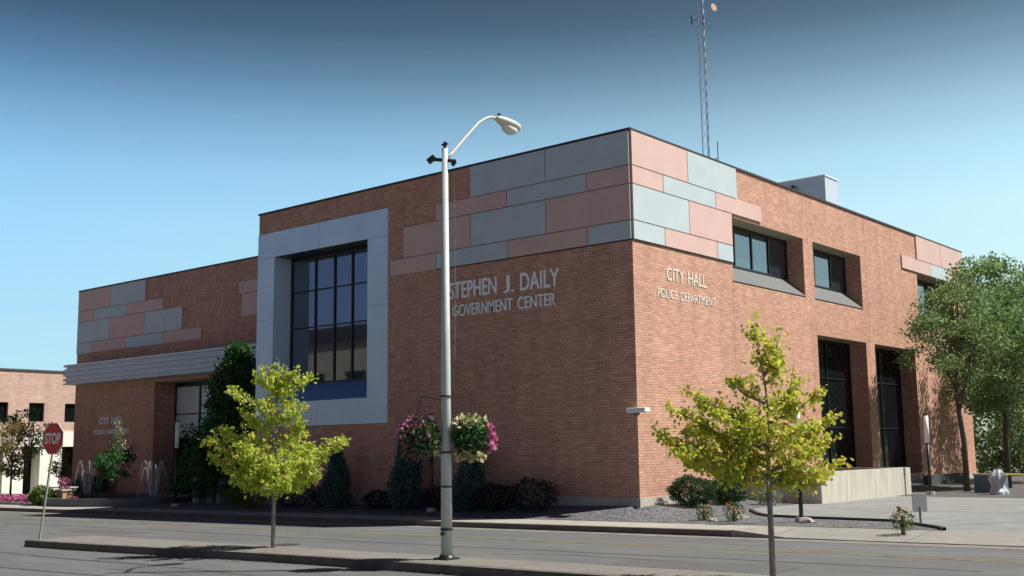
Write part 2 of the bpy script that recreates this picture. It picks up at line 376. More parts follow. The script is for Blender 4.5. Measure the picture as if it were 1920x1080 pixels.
def patch(name, x0, x1, y0, y1, m):
    mb = MB(); X = lin(x0, x1, 8)
    for i in range(8):
        a, b = X[i], X[i+1]; mb.quad((a,y0,gz(a)+.001),(b,y0,gz(b)+.001),(b,y1,gz(b)+.001),(a,y1,gz(a)+.001))
    o = mb.build(name, m); o['kind'] = 'structure'
m_patch = mat('asphalt_patch', (.098,.10,.102), .95, noise=(8,.15), bump=(150,.4))
patch('road_patch', 6.2, 9.4, -10.6, -9.3, m_patch); patch('road_patch', -14, -10.5, -9.9, -8.9, m_patch); patch('road_patch', -1.5, 3.2, -15.6, -14.6, m_patch)
patch('gutter', -60, 40, -4.35, -3.8, mat('gutter_concrete', (.19,.18,.16), .9, noise=(3,.2)))
# iron manhole cover and gutter drain
for (x, y) in ((-3.0,-10.2),):
    b = MB(); b.v = [(x+.33*math.cos(2*math.pi*j/24), y+.33*math.sin(2*math.pi*j/24), gz(x)+.006) for j in range(24)]; b.f = [tuple(range(24))]
    o = b.build('manhole_cover', mat('cast_iron', (.06,.055,.05), .6, noise=(20,.3))); o['kind'] = 'structure'

# gravel bed along the building, plaza concrete to the right
def edge_y(x):   # back edge of the gravel strip in front of the plaza
    pts = [(2.6,1.6),(3.3,.75),(3.8,.32),(4.8,.11),(7.45,-.21),(9.0,-1.66)]
    if x <= pts[0][0]: return 5.35
    for (a, ya), (b, yb) in zip(pts, pts[1:]):
        if x <= b: return ya+(yb-ya)*(x-a)/(b-a)
    return YS
xg = [-18.2]+lin(-18, 2.6, 60)+lin(2.601, 9.0, 30)+[9.25]
sheet('gravel_bed', m_gravel, xg, lambda x: YS, lambda x: 0.03 if x <= -.001 else edge_y(x), 12, H, .012)
xp = lin(2.4, 9.2, 34)+[10,12,15,20,30,60]
sheet('plaza', m_plaza, xp, lambda x: (edge_y(x) if x > 2.61 else 1.6) if x < 9.15 else YS, lambda x: 11.3 if x < 5 else 11.3+(0-.0)*(x), 20, H, .004)
sheet('plaza_bed', mat('grey_mulch', (.09,.085,.085), .95, noise=(8,.3), bump=(20,1)), [0,2,4,8,20,60], lambda x: 11.3, lambda x: 45, 20, H, .012)
sheet('entrance_paving', mat('dark_paving', (.12,.125,.13), .8, noise=(2,.15)), lin(-60, -18.2, 20), lambda x: YS, lambda x: 9, 12, H, .004)
edg = MB()
E_ = [(2.62,1.6),(3.3,.75),(3.8,.32),(4.8,.11),(7.45,-.21),(9.0,-1.66),(9.2,-1.98)]
for (a, ya), (b, yb) in zip(E_, E_[1:]):
    d = Vector((b-a, yb-ya)).normalized(); nx, ny = -d.y*.05, d.x*.05; za, zb = H(a, ya)+.07, H(b, yb)+.07
    edg.quad((a-nx,ya-ny,za),(b-nx,yb-ny,zb),(b+nx,yb+ny,zb),(a+nx,ya+ny,za))
    edg.quad((a-nx,ya-ny,za-.2),(b-nx,yb-ny,zb-.2),(b-nx,yb-ny,zb),(a-nx,ya-ny,za))
    edg.quad((a+nx,ya+ny,za),(b+nx,yb+ny,zb),(b+nx,yb+ny,zb-.2),(a+nx,ya+ny,za-.2))
o = edg.build('bed_edging', mat('dark_edging', (.05,.05,.05), .7)); o['kind'] = 'structure'
hz = lambda x, y: H(x, y)+.009
crack('plaza_joint', [(4.2,3.4),(10,3.2),(16,3.0)], .035, hz, mat('joint', (.13,.12,.11), .9))
crack('plaza_joint', [(7.5,6.8),(14,6.6)], .035, hz, bpy.data.materials['joint'])
crack('plaza_joint', [(8.9,-1.0),(9.6,.4),(11.5,2.0),(13,4)], .03, hz, bpy.data.materials['joint'])
crack('plaza_joint', [(3.2,4.3),(4.4,8.5),(5.0,11)], .03, hz, bpy.data.materials['joint'])

# ------------------------------------------------------------------ the government building
B = empty('government_building', (0,0,0), 'large two storey brick government building with pink and grey panels along its top', 'building')
XL, XR, YB, ZT = -17.8, 0., 29.2, 11.0
FR = (-17.8, -10.35, 2.58, 10.2)      # outer rectangle of the metal window surround
OP = (-16.76, -11.4, 3.5, 9.2)        # its opening
hol_r = [(5.95,11.38,7.06,9.27,.7,'lr'), (12.22,16.65,7.06,9.27,.7,'lr'), (22.95,27.6,7.06,9.27,.7,'lr'),
         (12.22,16.75,.4,5.72,.75,'lr'), (17.62,22.1,.4,5.72,.75,'lr')]
wl = MB()
facade(wl, 'y', 0, (XL, XR), (.2, ZT), [(*FR, 0, '')], 1)
facade(wl, 'x', 0, (0, YB), (.2, ZT), hol_r, -1)
wl.quad((XL,0,-1.5),(XL,YB,-1.5),(XL,YB,ZT),(XL,0,ZT)); wl.quad((XL,YB,-1.5),(XR,YB,-1.5),(XR,YB,ZT),(XL,YB,ZT))
wl.quad((XL,.35,10.6),(XR-.35,.35,10.6),(XR-.35,.35,ZT),(XL,.35,ZT)); wl.quad((XR-.35,.35,10.6),(XR-.35,YB,10.6),(XR-.35,YB,ZT),(XR-.35,.35,ZT))
wall = wl.build('wall', MT['brick'], B)
r_ = MB(); r_.box(XL+.02, XR-.36, .36, YB-.02, 10.4, 10.6); r_.build('roof', mat('roof_membrane', (.25,.25,.25), .9), B)
f_ = MB(); f_.box(XL, .035, -.035, .3, -1.2, .2); f_.box(-.3, .035, .3, YB, -1.2, .2); f_.build('footing', MT['footing'], B)
c_ = MB(); c_.box(XL-.03, .05, -.05, .38, ZT, ZT+.07); c_.box(-.38, .05, .38, YB+.03, ZT, ZT+.07); c_.build('coping', MT['coping'], B)
# wall control joints and the thin shadow line under the panels are modelled as thin dark strips
# cladding panels: rows A tall, B short, C tall, D short
W = 1.5933
ZL = [11.0, 9.934, 9.367, 8.269, 7.689]
def panel(plane, u0, u1, z0, z1, m, at=0., g=.014, th=.06):
    b = MB(); u0 += g; u1 -= g; z0 += g; z1 -= g
    if plane == 'y': b.box(u0, u1, at-th, at-.002, z0, z1)
    else: b.box(at+.002, at+th, u0, u1, z0, z1)
    return b.build('cladding_panel', m, B, bevel=.006)
P_, G_ = MT['pink'], MT['grey']
left = [('A',0,2,G_),('A',2,4,G_),('B',0,1,P_),('B',1,3,G_),('B',3,5,P_),('C',0,2,P_),('C',2,4,G_),('C',4,6,P_),('D',0,1,G_),('D',1,3,P_),('D',3,5,G_),('D',5,6.42,P_)]
ROW = {'A':(0,1),'B':(1,2),'C':(2,3),'D':(3,4)}
for r, k0, k1, m in left:
    z1, z0 = ZL[ROW[r][0]], ZL[ROW[r][1]]; panel('y', -k1*W, -k0*W, z0, z1, m)
right = [('A',0,2,P_),('A',2,4,G_),('B',0,1.07,P_),('B',1.07,3.07,G_),('B',3.07,5.07,P_),('C',0,2,G_),('C',2,3.73,P_),('D',0,1.07,G_),('D',1.07,3.07,P_),('D',3.07,3.73,G_)]
for r, k0, k1, m in right:
    z1, z0 = ZL[ROW[r][0]], ZL[ROW[r][1]]; panel('x', k0*W, k1*W, z0, z1, m)
for u0, u1, z0, z1, m in [(22.95,26.1,9.9,11.0,P_),(26.1,YB,9.9,11.0,P_),(21.1,24.55,9.29,9.9,P_),(24.55,27.0,9.29,9.9,G_),(27.0,YB,9.29,9.9,P_)]:
    panel('x', u0, u1, z0, z1, m)
# dark strip standing in for the shadow line the panels cast below
fl = MB(); fl.box(-5*W, .03, -.03, -.001, 7.665, 7.70); fl.box(-.0, .03, -.0, 3.73*W, 7.665, 7.70); fl.build('panel_shadow_line', MT['coping'], B)

for yy, z0, z1 in ((11.8,.2,10.98),(17.2,5.8,10.98),(5.9,.9,7.0),(22.5,.2,9.2)):
    b = MB(); b.box(.0,.0025,yy-.008,yy+.008,z0,z1); b.build('expansion_joint', MT['brick_dark'], B)
for xx in (-8.9,):
    b = MB(); b.box(xx-.008,xx+.008,-.0025,0,.2,7.6); b.build('expansion_joint', MT['brick_dark'], B)
# lit wall windows: soffit, sloping sill, frame, panes
def side_window(u0, u1, z0, z1, d, zs, cols, rows, gm, extra=None):
    W_ = MB(); t = .06; X = -d
    zb = zs
    W_.box(X-.02, X+.05, u0, u1, z1-.10, z1); W_.box(X-.02, X+.05, u0, u1, zb, zb+.06)
    W_.box(X-.02, X+.05, u0, u0+.06, zb+.06, z1-.10); W_.box(X-.02, X+.05, u1-.06, u1, zb+.06, z1-.10)
    for c in cols: W_.box(X-.02, X+.05, c-.03, c+.03, zb+.06, z1-.10)
    us = [u0+.06]+[x for c in cols for x in (c-.03, c+.03)]+[u1-.06]
    for r in rows:
        for i in range(0, len(us), 2): W_.box(X-.02, X+.04, us[i], us[i+1], r-.025, r+.025)
    fr = W_.build('window', MT['mullion'], B)
    ub = [u0]+list(cols)+[u1]; zb_ = [zb]+list(rows)+[z1]
    for i in range(len(ub)-1):
        for j in range(len(zb_)-1):
            g = MB(); g.box(X-.005, X+.005, ub[i]+.02, ub[i+1]-.02, zb_[j]+.02, zb_[j+1]-.02); g.build('pane', gm, fr)
    s = MB(); s.box(-d, -.01, u0+.005, u1-.005, z1-.004, z1+.02); s.build('soffit', MT['soffit'], B)
    if zs > z0+.2:
        s = MB(); a, b = u0+.003, u1-.003
        s.v = [(-.0,a,z0+.004),(-.0,b,z0+.004),(-d,b,z0+.004),(-d,a,z0+.004),(.03,a,z0+.03),(.03,b,z0+.03),(-d,b,zs),(-d,a,zs)]
        s.f = [(0,3,2,1),(4,5,6,7),(0,1,5,4),(1,2,6,5),(2,3,7,6),(3,0,4,7)]
        s.build('sill', MT['sill'], B)
    return fr
side_window(5.95,11.38,7.06,9.27,.7,7.78,(7.35,8.62,9.9),(),MT['glass'])
side_window(12.22,16.65,7.06,9.27,.7,7.78,(13.7,15.2),(),MT['glass'])
side_window(22.95,27.6,7.06,9.27,.7,7.78,(24.5,26.0),(),MT['glass'])
side_window(12.22,16.75,.4,5.72,.75,.42,(14.45,),(2.3,4.22),MT['glassb'])
side_window(17.62,22.1,.4,5.72,.75,.42,(19.8,),(2.3,4.22),MT['glassb'])

# the big framed window on the shaded wall
fr = MB()
y0 = -.04
x0, x1, z0, z1 = FR; a0, a1, b0, b1 = OP
for (p, q, r, s) in ((x0,x1,b1,z1),(x0,x1,z0,b0),(x0,a0,b0,b1),(a1,x1,b0,b1)):
    # split each side into butted sheets with a fine joint
    if q-p > r*0+3 and (s-r) < 2: cut = [p, (p+q)/2-.02, q]
    else: cut = [p, q]
    for i in range(len(cut)-1):
        zc = [r, (r+s)/2+.4, s] if (s-r) > 3 else [r, s]
        for j in range(len(zc)-1): fr.box(cut[i]+.006, cut[i+1]-.006, y0, .2, zc[j]+.006, zc[j+1]-.006)
fr.box(x0, x1, .0, .2, z0+.003, b0-.003); fr.box(x0, x1, .0, .2, b1+.003, z1-.003); fr.box(x0, a0-.004, .0, .2, b0-.003, b1+.003); fr.box(a1+.004, x1, .0, .2, b0-.003, b1+.003)
surround = fr.build('window_surround', MT['alu'], B)
D = .85
rv = MB(); rv.quad((a0,0,b0),(a0,0,b1),(a0,D,b1),(a0,D,b0)); rv.build('reveal', MT['alu'], B)
rv = MB(); rv.quad((a1,0,b0),(a1,D,b0),(a1,D,b1),(a1,0,b1)); rv.build('reveal', MT['alu'], B)
sf = MB(); sf.box(a0, a1, .0, D, b1-.006, b1+.05); sf.build('soffit', MT['mullion'], B)
sl = MB(); sl.v = [(a0+.003,0,b0),(a1-.003,0,b0),(a1-.003,D,b0),(a0+.003,D,b0),(a0+.003,-.02,b0+.03),(a1-.003,-.02,b0+.03),(a1-.003,D,4.22),(a0+.003,D,4.22)]
sl.f = [(0,3,2,1),(4,5,6,7),(0,1,5,4),(1,2,6,5),(2,3,7,6),(3,0,4,7)]; sl.build('sill', MT['sill_blue'], B)
cols = [-15.28,-14.16,-13.16,-12.2]; rows = [6.4,7.83]
wm = MB(); zt_, zb_ = 9.18, 4.22
wm.box(a0, a1, D-.06, D+.02, zt_-.10, zt_); wm.box(a0, a1, D-.06, D+.02, zb_, zb_+.06)
for c in [a0+.04]+cols+[a1-.04]: wm.box(c-.03, c+.03, D-.06, D+.02, zb_+.06, zt_-.10)
us = [a0+.07]+[x for c in cols for x in (c-.03, c+.03)]+[a1-.07]
for r in rows:
    for i in range(0, len(us), 2): wm.box(us[i], us[i+1], D-.05, D+.02, r-.025, r+.025)
wf = wm.build('window', MT['mullion'], B)
ub = [a0]+cols+[a1]; zz = [zb_]+rows+[zt_]
for i in range(5):
    for j in range(3):
        g = MB(); g.box(ub[i]+.02, ub[i+1]-.02, D-.005, D+.005, zz[j]+.02, zz[j+1]-.02); g.build('pane', MT['glass'], wf)

# wing on the left, set back, with entrance recess
WX, WY, WZ = -40.93, 5.06, 10.77
EX0, EZ = -33.0, 5.3
ww = MB()
facade(ww, 'y', WY, (WX, XL), (-1.5, WZ), [(EX0, XL, -1.5, EZ, 1.35, 'l')], 1)
ww.quad((WX,WY,-1.5),(WX,WY,WZ),(WX,YB,WZ),(WX,YB,-1.5)); ww.quad((WX,YB,-1.5),(WX,YB,WZ),(XL,YB,WZ),(XL,YB,-1.5))
ww.quad((XL-.002,0,-1.5),(XL-.002,WY+1.35,-1.5),(XL-.002,WY+1.35,EZ),(XL-.002,0,EZ))
ww.build('wall', MT['brick'], B)
r_ = MB(); r_.box(WX+.02, XL-.02, WY+.02, YB-.02, WZ-.3, WZ-.05); r_.build('roof', bpy.data.materials['roof_membrane'], B)
c_ = MB(); c_.box(WX-.04, XL, WY-.05, WY+.35, WZ, WZ+.08); c_.box(WX-.04, WX+.35, WY+.35, YB, WZ, WZ+.08); c_.build('coping', MT['coping'], B)
w2 = W*1.075; zl2 = [WZ-(11-z)*1.075 for z in ZL]
wing = [('A',0,2,P_),('A',2,4,G_),('B',0,1,P_),('B',1,3,G_),('B',3,5,P_),('C',0,2,G_),('C',2,4,P_),('C',4,6,G_),('D',0,1,G_),('D',1,3,P_),('D',3,5,G_),('D',5,7,P_)]
for r, k0, k1, m in wing:
    z1, z0 = zl2[ROW[r][0]], zl2[ROW[r][1]]; panel('y', WX+k0*w2, WX+k1*w2, z0, z1, m, WY)
panel('y', -25.95, -22.2, 9.15, 9.75, P_, WY); panel('y', -25.7, -22.0, 8.05, 9.15, P_, WY)
# entrance: glazed screen, soffit
es = MB(); es.box(EX0, XL, WY+.02, WY+1.35, EZ-.005, EZ+.1); es.build('soffit', MT['soffit'], B)
ey = WY+1.3
em = MB()
ec = [-32.97+i*2.16 for i in range(8)]
for c in ec: em.box(c-.06, c+.06, ey-.08, ey+.03, -1.2, EZ-.25)
em.box(EX0, XL, ey-.08, ey+.03, EZ-.25, EZ-.006)
for i in range(7):
    for z in (2.4, 3.65): em.box(ec[i]+.06, ec[i+1]-.06, ey-.06, ey+.03, z-.03, z+.03)
ef = em.build('entrance_screen', MT['mullion'], B)
for i in range(7):
    for (z0, z1, m) in ((-1.2,2.4,MT['glassb']),(2.4,3.65,MT['pale_glass']),(3.65,EZ-.2,MT['pale_glass'])):
        g = MB(); g.box(ec[i]+.02, ec[i+1]-.02, ey-.02, ey-.01, z0+.02, z1-.02); g.build('pane', m, ef)
# ribbed metal canopy fascia
cn = MB(); cy = 3.9; cx = -40.2
prof = []
for k in range(4):
    zt = 6.52-k*.255
    prof += [(0.0, zt), (0.0, zt-.10), (.12, zt-.14), (.12, zt-.215)]
prof += [(0.0, 5.50), (0., 5.44)]
for i in range(len(prof)-1):
    (d0, za), (d1, zb) = prof[i], prof[i+1]
    cn.quad((cx+d0,cy+d0,zb if False else za),(XL,cy+d0,za),(XL,cy+d1,zb),(cx+d1,cy+d1,zb))
    cn.quad((cx+d0,WY,za),(cx+d0,cy+d0,za),(cx+d1,cy+d1,zb),(cx+d1,WY,zb))
cn.quad((cx,cy,6.52),(XL,cy,6.52),(XL,WY,6.56),(cx,WY,6.56)); cn.quad((cx,cy,5.44),(cx,WY,5.44),(XL,WY,5.44),(XL,cy,5.44))
cn.build('canopy', MT['alu2'], B)

# lettering
text_part('STEPHEN', -7.38, -5.28, 6.60, 7.17, 'lettering', MT['letters'], B, 'y', -.004, bold=.012)
text_part('J', -4.98, -4.72, 6.58, 7.15, 'lettering', MT['letters'], B, 'y', -.004, bold=.012)
b = MB(); b.box(-4.64,-4.56,-.044,-.004,6.585,6.665); b.build('full_stop', MT['letters'], B)
text_part('DAILY', -4.28, -2.72, 6.58, 7.15, 'lettering', MT['letters'], B, 'y', -.004, bold=.012)
text_part('GOVERNMENT', -7.22, -4.62, 6.0, 6.40, 'lettering', MT['letters'], B, 'y', -.004, bold=.006)
text_part('CENTER', -4.40, -2.88, 6.0, 6.40, 'lettering', MT['letters'], B, 'y', -.004, bold=.006)
text_part('CITY', 1.800, 2.811, 6.66, 7.06, 'lettering', MT['letters_w'], B, 'x', .004, .015, bold=.002)
text_part('HALL', 3.046, 4.150, 6.66, 7.06, 'lettering', MT['letters_w'], B, 'x', .004, .015, bold=.002)
text_part('POLICE', 1.250, 2.389, 6.10, 6.37, 'lettering', MT['letters_w'], B, 'x', .004, .015, bold=.0)
text_part('DEPARTMENT', 2.561, 4.700, 6.10, 6.37, 'lettering', MT['letters_w'], B, 'x', .004, .015, bold=.0)
text_part('CITY', -38.250, -37.218, 3.28, 3.62, 'lettering', MT['letters'], B, 'y', WY-.004, bold=.01)
text_part('HALL', -36.978, -35.850, 3.28, 3.62, 'lettering', MT['letters'], B, 'y', WY-.004, bold=.01)
text_part('POLICE', -38.750, -37.578, 2.72, 2.98, 'lettering', MT['letters'], B, 'y', WY-.004, bold=.006)
text_part('DEPARTMENT', -37.401, -35.200, 2.72, 2.98, 'lettering', MT['letters'], B, 'y', WY-.004, bold=.006)

# ------------------------------------------------------------------ things on the building
o = empty('security_camera', (0.0,-.05,2.62), 'small white camera housing mounted on the near brick corner of the building', 'camera')
b = MB(); b.box(-.16,.50,-.32,-.02,-.02,.12); b.build('housing', MT['white'], o, bevel=.03)
b = MB(); b.tube([(.12,-.17,-.02),(.12,-.17,-.07),(.12,-.17,-.12)],[.10,.09,.03],12); b.build('dome', mat('smoked_dome',(.12,.13,.14),.2), o, smooth=True)
b = MB(); b.box(-.05,.0,-.02,.048,-.01,.1); b.build('bracket', MT['white'], o)
# rooftop unit
o = empty('rooftop_unit', (-4.2,21.1,10.6), 'boxy blue grey metal equipment penthouse standing on the roof', 'rooftop unit')
b = MB(); b.box(-1.2,1.2,-.68,.68,0,3.25); b.build('housing', mat('unit_metal', (.50,.58,.66), .5, .1, noise=(1,.05)), o, bevel=.02)
b = MB(); b.box(-1.0,-.1,-.71,-.681,2.3,2.95); b.build('vent_grille', mat('unit_grille',(.24,.33,.42),.5), o)
b = MB(); b.tube([(-.35,-.8,2.0),(-.35,-.8,3.02)],.07,8); b.build('pipe', MT['mullion'], o)
b = MB(); b.box(-1.24,1.24,-.72,.72,3.25,3.31); b.build('cap', MT['white'], o)
# radio mast
o = empty('radio_mast', (-3.0,9.8,10.6), 'tall thin lattice radio mast with small antennas on the roof', 'radio mast')
m_mast = mat('mast_steel', (.16,.20,.24), .5, .3)
legs = [Vector((.17*math.cos(a), .17*math.sin(a), 0)) for a in (R(80), R(200), R(320))]
b = MB()
for L_ in legs: b.tube([L_*.9, L_*.8+Vector((0,0,10.5))], .019, 5)
b.build('leg', m_mast, o)
b = MB()
for k in range(23):
    z = .45*k
    for i in range(3):
        p, q = legs[i], legs[(i+1) % 3]; b.tube([p*.9+Vector((0,0,z)), q*.88+Vector((0,0,z+.45))], .005, 4)
b.build('brace', m_mast, o)
b = MB()
for z in (.9, 1.9):
    b.tube([(-.45,0,z),(.45,0,z)],.02,5); b.tube([(0,-.4,z),(0,.4,z)],.02,5)
b.tube([(.42,.1,0),(.42,.1,2.6)],.022,5); b.tube([(-.45,0,0),(-.45,0,1.4)],.022,5); b.build('bracket', m_mast, o)
def dish(loc, d, r, m):
    d = Vector(d).normalized(); loc = Vector(loc); b = MB()
    b.tube([loc, loc+d*.03, loc+d*.12], [.05, r*.7, r], 12); return b.build('dish', m, o)
dish((-.45,0,1.5), (-.7,-.5,.2), .16, m_mast)
dish((.35,.2,8.0), (.8,-.2,.1), .16, mat('antenna_orange', (.35,.26,.2), .6))
b = MB(); b.tube([(-.17,0,7.6),(-.36,-.1,7.65)],.015,5); b.box(-.40,-.33,-.14,-.06,7.45,7.8); b.build('antenna', m_mast, o)

# ------------------------------------------------------------------ foliage tools
def quads_obj(name, V, m, parent=None):
    n = len(V); me = bpy.data.meshes.new(name); me.vertices.add(n*4); me.vertices.foreach_set('co', V.reshape(-1).astype(np.float32))
    me.loops.add(n*4); me.loops.foreach_set('vertex_index', np.arange(n*4, dtype=np.int32))
    me.polygons.add(n); me.polygons.foreach_set('loop_start', np.arange(0, n*4, 4, dtype=np.int32))
    me.update(calc_edges=True); me.validate(); me.materials.append(m)
    o = bpy.data.objects.new(name, me); C.objects.link(o)
    if parent: o.parent = parent
    return o
def leaves(P, size, flat=.3, bias=None, slim=.6):
    """kite-shaped leaf quads at points P"""
    n = len(P); d = rng.normal(size=(n,3)); 
    if bias is not None: d = d*.8+np.asarray(bias)
    d /= np.linalg.norm(d, axis=1)[:,None]
    t = rng.normal(size=(n,3)); t[:,2] *= 1-flat; s = np.cross(d, t); s /= np.linalg.norm(s, axis=1)[:,None]+1e-9
    L = size*rng.uniform(.6,1.3,n)[:,None]; nn = np.cross(d, s)
    mid = P+d*L*.45+nn*L*.08
    return np.stack([P, mid+s*L*slim/2, P+d*L, mid-s*L*slim/2], axis=1)
def clump_pts(c, r, n, shell=.5):
    d = rng.normal(size=(n,3)); d /= np.linalg.norm(d, axis=1)[:,None]
    return np.asarray(c)+d*(rng.uniform(0,1,n)[:,None]**shell)*np.asarray(r)

m_leafy = leaf_mat('young_maple_leaf', (.34,.47,.055), (.54,.63,.085), (.68,.60,.17), .55)
m_leafy2 = leaf_mat('yellowing_maple_leaf', (.36,.47,.055), (.60,.62,.085), (.72,.56,.12), .55)
m_green = leaf_mat('locust_leaf', (.11,.19,.065), (.21,.32,.12), (.32,.42,.18), .5)
m_dkgreen = leaf_mat('dark_green_leaf', (.025,.085,.026), (.042,.13,.036), (.07,.18,.05), .28)
m_box = leaf_mat('boxwood_leaf', (.015,.045,.012), (.025,.075,.02), (.045,.11,.03), .15)
m_jun = leaf_mat('blue_juniper_needle', (.035,.09,.08), (.06,.14,.125), (.085,.18,.16), .15)
m_blk = leaf_mat('blackish_leaf', (.004,.010,.013), (.007,.016,.019), (.012,.024,.026), .05)
m_lime = leaf_mat('light_green_leaf', (.07,.13,.02), (.10,.18,.03), (.14,.2,.04), .3)
m_autumn = leaf_mat('autumn_leaf', (.16,.17,.05), (.30,.20,.07), (.34,.26,.13), .35)
m_sage = leaf_mat('sage_leaf', (.16,.2,.12), (.24,.28,.17), (.3,.32,.2), .2)
m_redf = mat('red_petal', (.5,.05,.06), .6); m_pinkf = leaf_mat('magenta_petal', (.42,.07,.22), (.55,.12,.32), (.62,.3,.42), .3)
m_purp = leaf_mat('dusky_pink_petal', (.26,.06,.14), (.42,.12,.24), (.5,.25,.3), .3)
m_cream = leaf_mat('cream_variegated_leaf', (.38,.38,.16), (.55,.52,.28), (.62,.58,.36), .3)
RT = np.array([.766,.643,0.]); DP = np.array([-.643,.766,0.])

def young_tree(name, base, H0, tips, m_leaf, label, cat='tree', group=None, leaf=.085, dens=150, rad=.16, trunk_r=.05, bark=None, lean=0., scl=1.0):
    """street tree: trunk, limbs running to the given tips (right, height, depth), leaves gathered round every limb"""
    tips = [(t[0]*scl, t[1]*scl, t[2]*scl) for t in tips]; H0 = H0*scl
    o = empty(name, base, label, cat, group); b = MB()
    top = max(t[1] for t in tips)
    axis = [Vector((lean*h*.3, 0, h)) for h in (0, H0*.5, H0)]
    b.tube([(0,0,-.1)]+[tuple(a) for a in axis[1:]], [trunk_r*1.15, trunk_r, trunk_r*.85], 8)
    lead = [(0,H0,0),(.04,(H0+top)/2,.03),(tips[0][0]*.5,top*.92,0)]
    L3 = lambda t: Vector(tuple(RT*t[0]+DP*t[2]))+Vector((0,0,t[1]))
    b.tube([L3(p) for p in lead], [trunk_r*.8, trunk_r*.4, .008], 6)
    P = []
    for t in tips:
        e = L3(t); sh = max(H0*.95, min(t[1]-.30*abs(t[0])-.25, top*.80)); s = Vector((0,0,sh))
        mid = s.lerp(e, .5)+Vector((0,0,-.08))
        pts = [s, s.lerp(mid,.5), mid, mid.lerp(e,.5), e]
        b.tube(pts, [.028,.022,.016,.01,.004], 5)
        L_ = (e-s).length; n = int(dens*L_*(.5 if t[1] > top*.78 else 1))
        for k in range(n):
            u = rng.uniform(.12,1)**.8; i = min(int(u*4), 3); q = pts[i].lerp(pts[i+1], u*4-i)
            rr = rad*(1.25-.75*u)
            off = rng.normal(size=3)*rr*np.array([1,1,.75]); P.append(np.array(q)+off)
        # side twigs
        for k in range(5):
            u = rng.uniform(.25,.9); i = min(int(u*4), 3); q = pts[i].lerp(pts[i+1], u*4-i)
            dd = rng.normal(size=3); dd[2] = abs(dd[2])*.6; dd = dd/np.linalg.norm(dd)*rng.uniform(.2,.5); e2 = q+Vector(dd)
            b.tube([q, e2], [.009,.004], 4)
            for j in range(int(dens*.16)): P.append(np.array(q.lerp(e2, rng.uniform(.2,1)))+rng.normal(size=3)*rad*.4)
    b.build('trunk', bark or MT['bark'], o, smooth=True)
    quads_obj('crown', leaves(np.array(P), leaf, bias=(0,0,-.3), slim=.75), m_leaf, o)
    return o

def big_tree(name, base, trunk, clumps, m_leaf, label, cat='tree', group=None, leaf=.2, n=140, bark=None, limbs=None, trunk_r=.15):
    """clumps: (x,y,z,r) relative to base"""
    o = empty(name, base, label, cat, group); b = MB()
    b.tube([(0,0,-.2)]+trunk, [trunk_r*(1-.55*i/len(trunk)) for i in range(len(trunk)+1)], 8)
    top = Vector(trunk[-1])
    for (x,y,z,r) in clumps[::max(1, len(clumps)//12)]:
        e = Vector((x,y,z)); s = Vector(trunk[0]).lerp(top, rng.uniform(.3,1)) if len(trunk) > 1 else top
        m_ = s.lerp(e,.5)+Vector((0,0,-.15)); b.tube([s, m_, e], [trunk_r*.4, trunk_r*.25, .01], 5)
    b.build('trunk', bark or MT['bark_dark'], o, smooth=True)
    P = np.concatenate([clump_pts((x,y,z), (r,r,r*.7), max(8, int(n*(r/.7)**2)), .45) for (x,y,z,r) in clumps])
    quads_obj('crown', leaves(P, leaf, slim=.6), m_leaf, o)
    return o
def crown_clumps(cx, cy, cz, rx, ry, rz, k, r0=.45, r1=.9):
    out = []
    for _ in range(k):
        d = rng.normal(size=3); d /= np.linalg.norm(d); u = rng.uniform(.35,1)**.5
        out.append((cx+d[0]*rx*u, cy+d[1]*ry*u, cz+d[2]*rz*u, rng.uniform(r0, r1)))
    return out

def shrub(name, x, y, rx, ry, h, m_leaf, label, cat='shrub', group=None, leaf=.07, n=1500, shape='ball', zoff=0):
    o = empty(name, (x, y, H(x,y)+zoff), label, cat, group)
    d = rng.normal(size=(n,3)); d /= np.linalg.norm(d, axis=1)[:,None]; u = rng.uniform(.5,1.,n)[:,None]**.5
    if shape == 'ball':
        bump_ = 1+.14*np.sin(d[:,0:1]*5+1)*np.cos(d[:,1:2]*4+2)+.08*np.sin(d[:,2:3]*9+d[:,0:1]*7); P = d*u*bump_*np.array([rx,ry,h*.5])+np.array([0,0,h*.5])
        P[:,2] = np.maximum(P[:,2], .02)
        V = leaves(P, leaf, bias=None)
    else:  # cone / column
        t = rng.uniform(0,1,n)**1.15; a = rng.uniform(0, 2*np.pi, n)
        rr = (1-t)**.62*(.75+.25*np.sin(a*3+t*9))*rng.uniform(.55,1.05,n)
        rr *= np.minimum(1, .65+t*2.5)
        P = np.stack([rr*np.cos(a)*rx, rr*np.sin(a)*ry, t*h+.05], 1)
        V = leaves(P, leaf, bias=(0,0,.9), slim=.35)
    b = MB(); b.tube([(0,0,-.1),(0,0,h*.5),(0,0,h*.75)],[.05,.04,.02],6)
    for k in range(6):
        a = k*1.05; b.tube([(0,0,.05),(rx*.5*math.cos(a),ry*.5*math.sin(a),h*.55)],[.02,.006],4)
    b.build('stem', MT['bark_dark'], o)
    quads_obj('foliage', V, m_leaf, o)
    return o

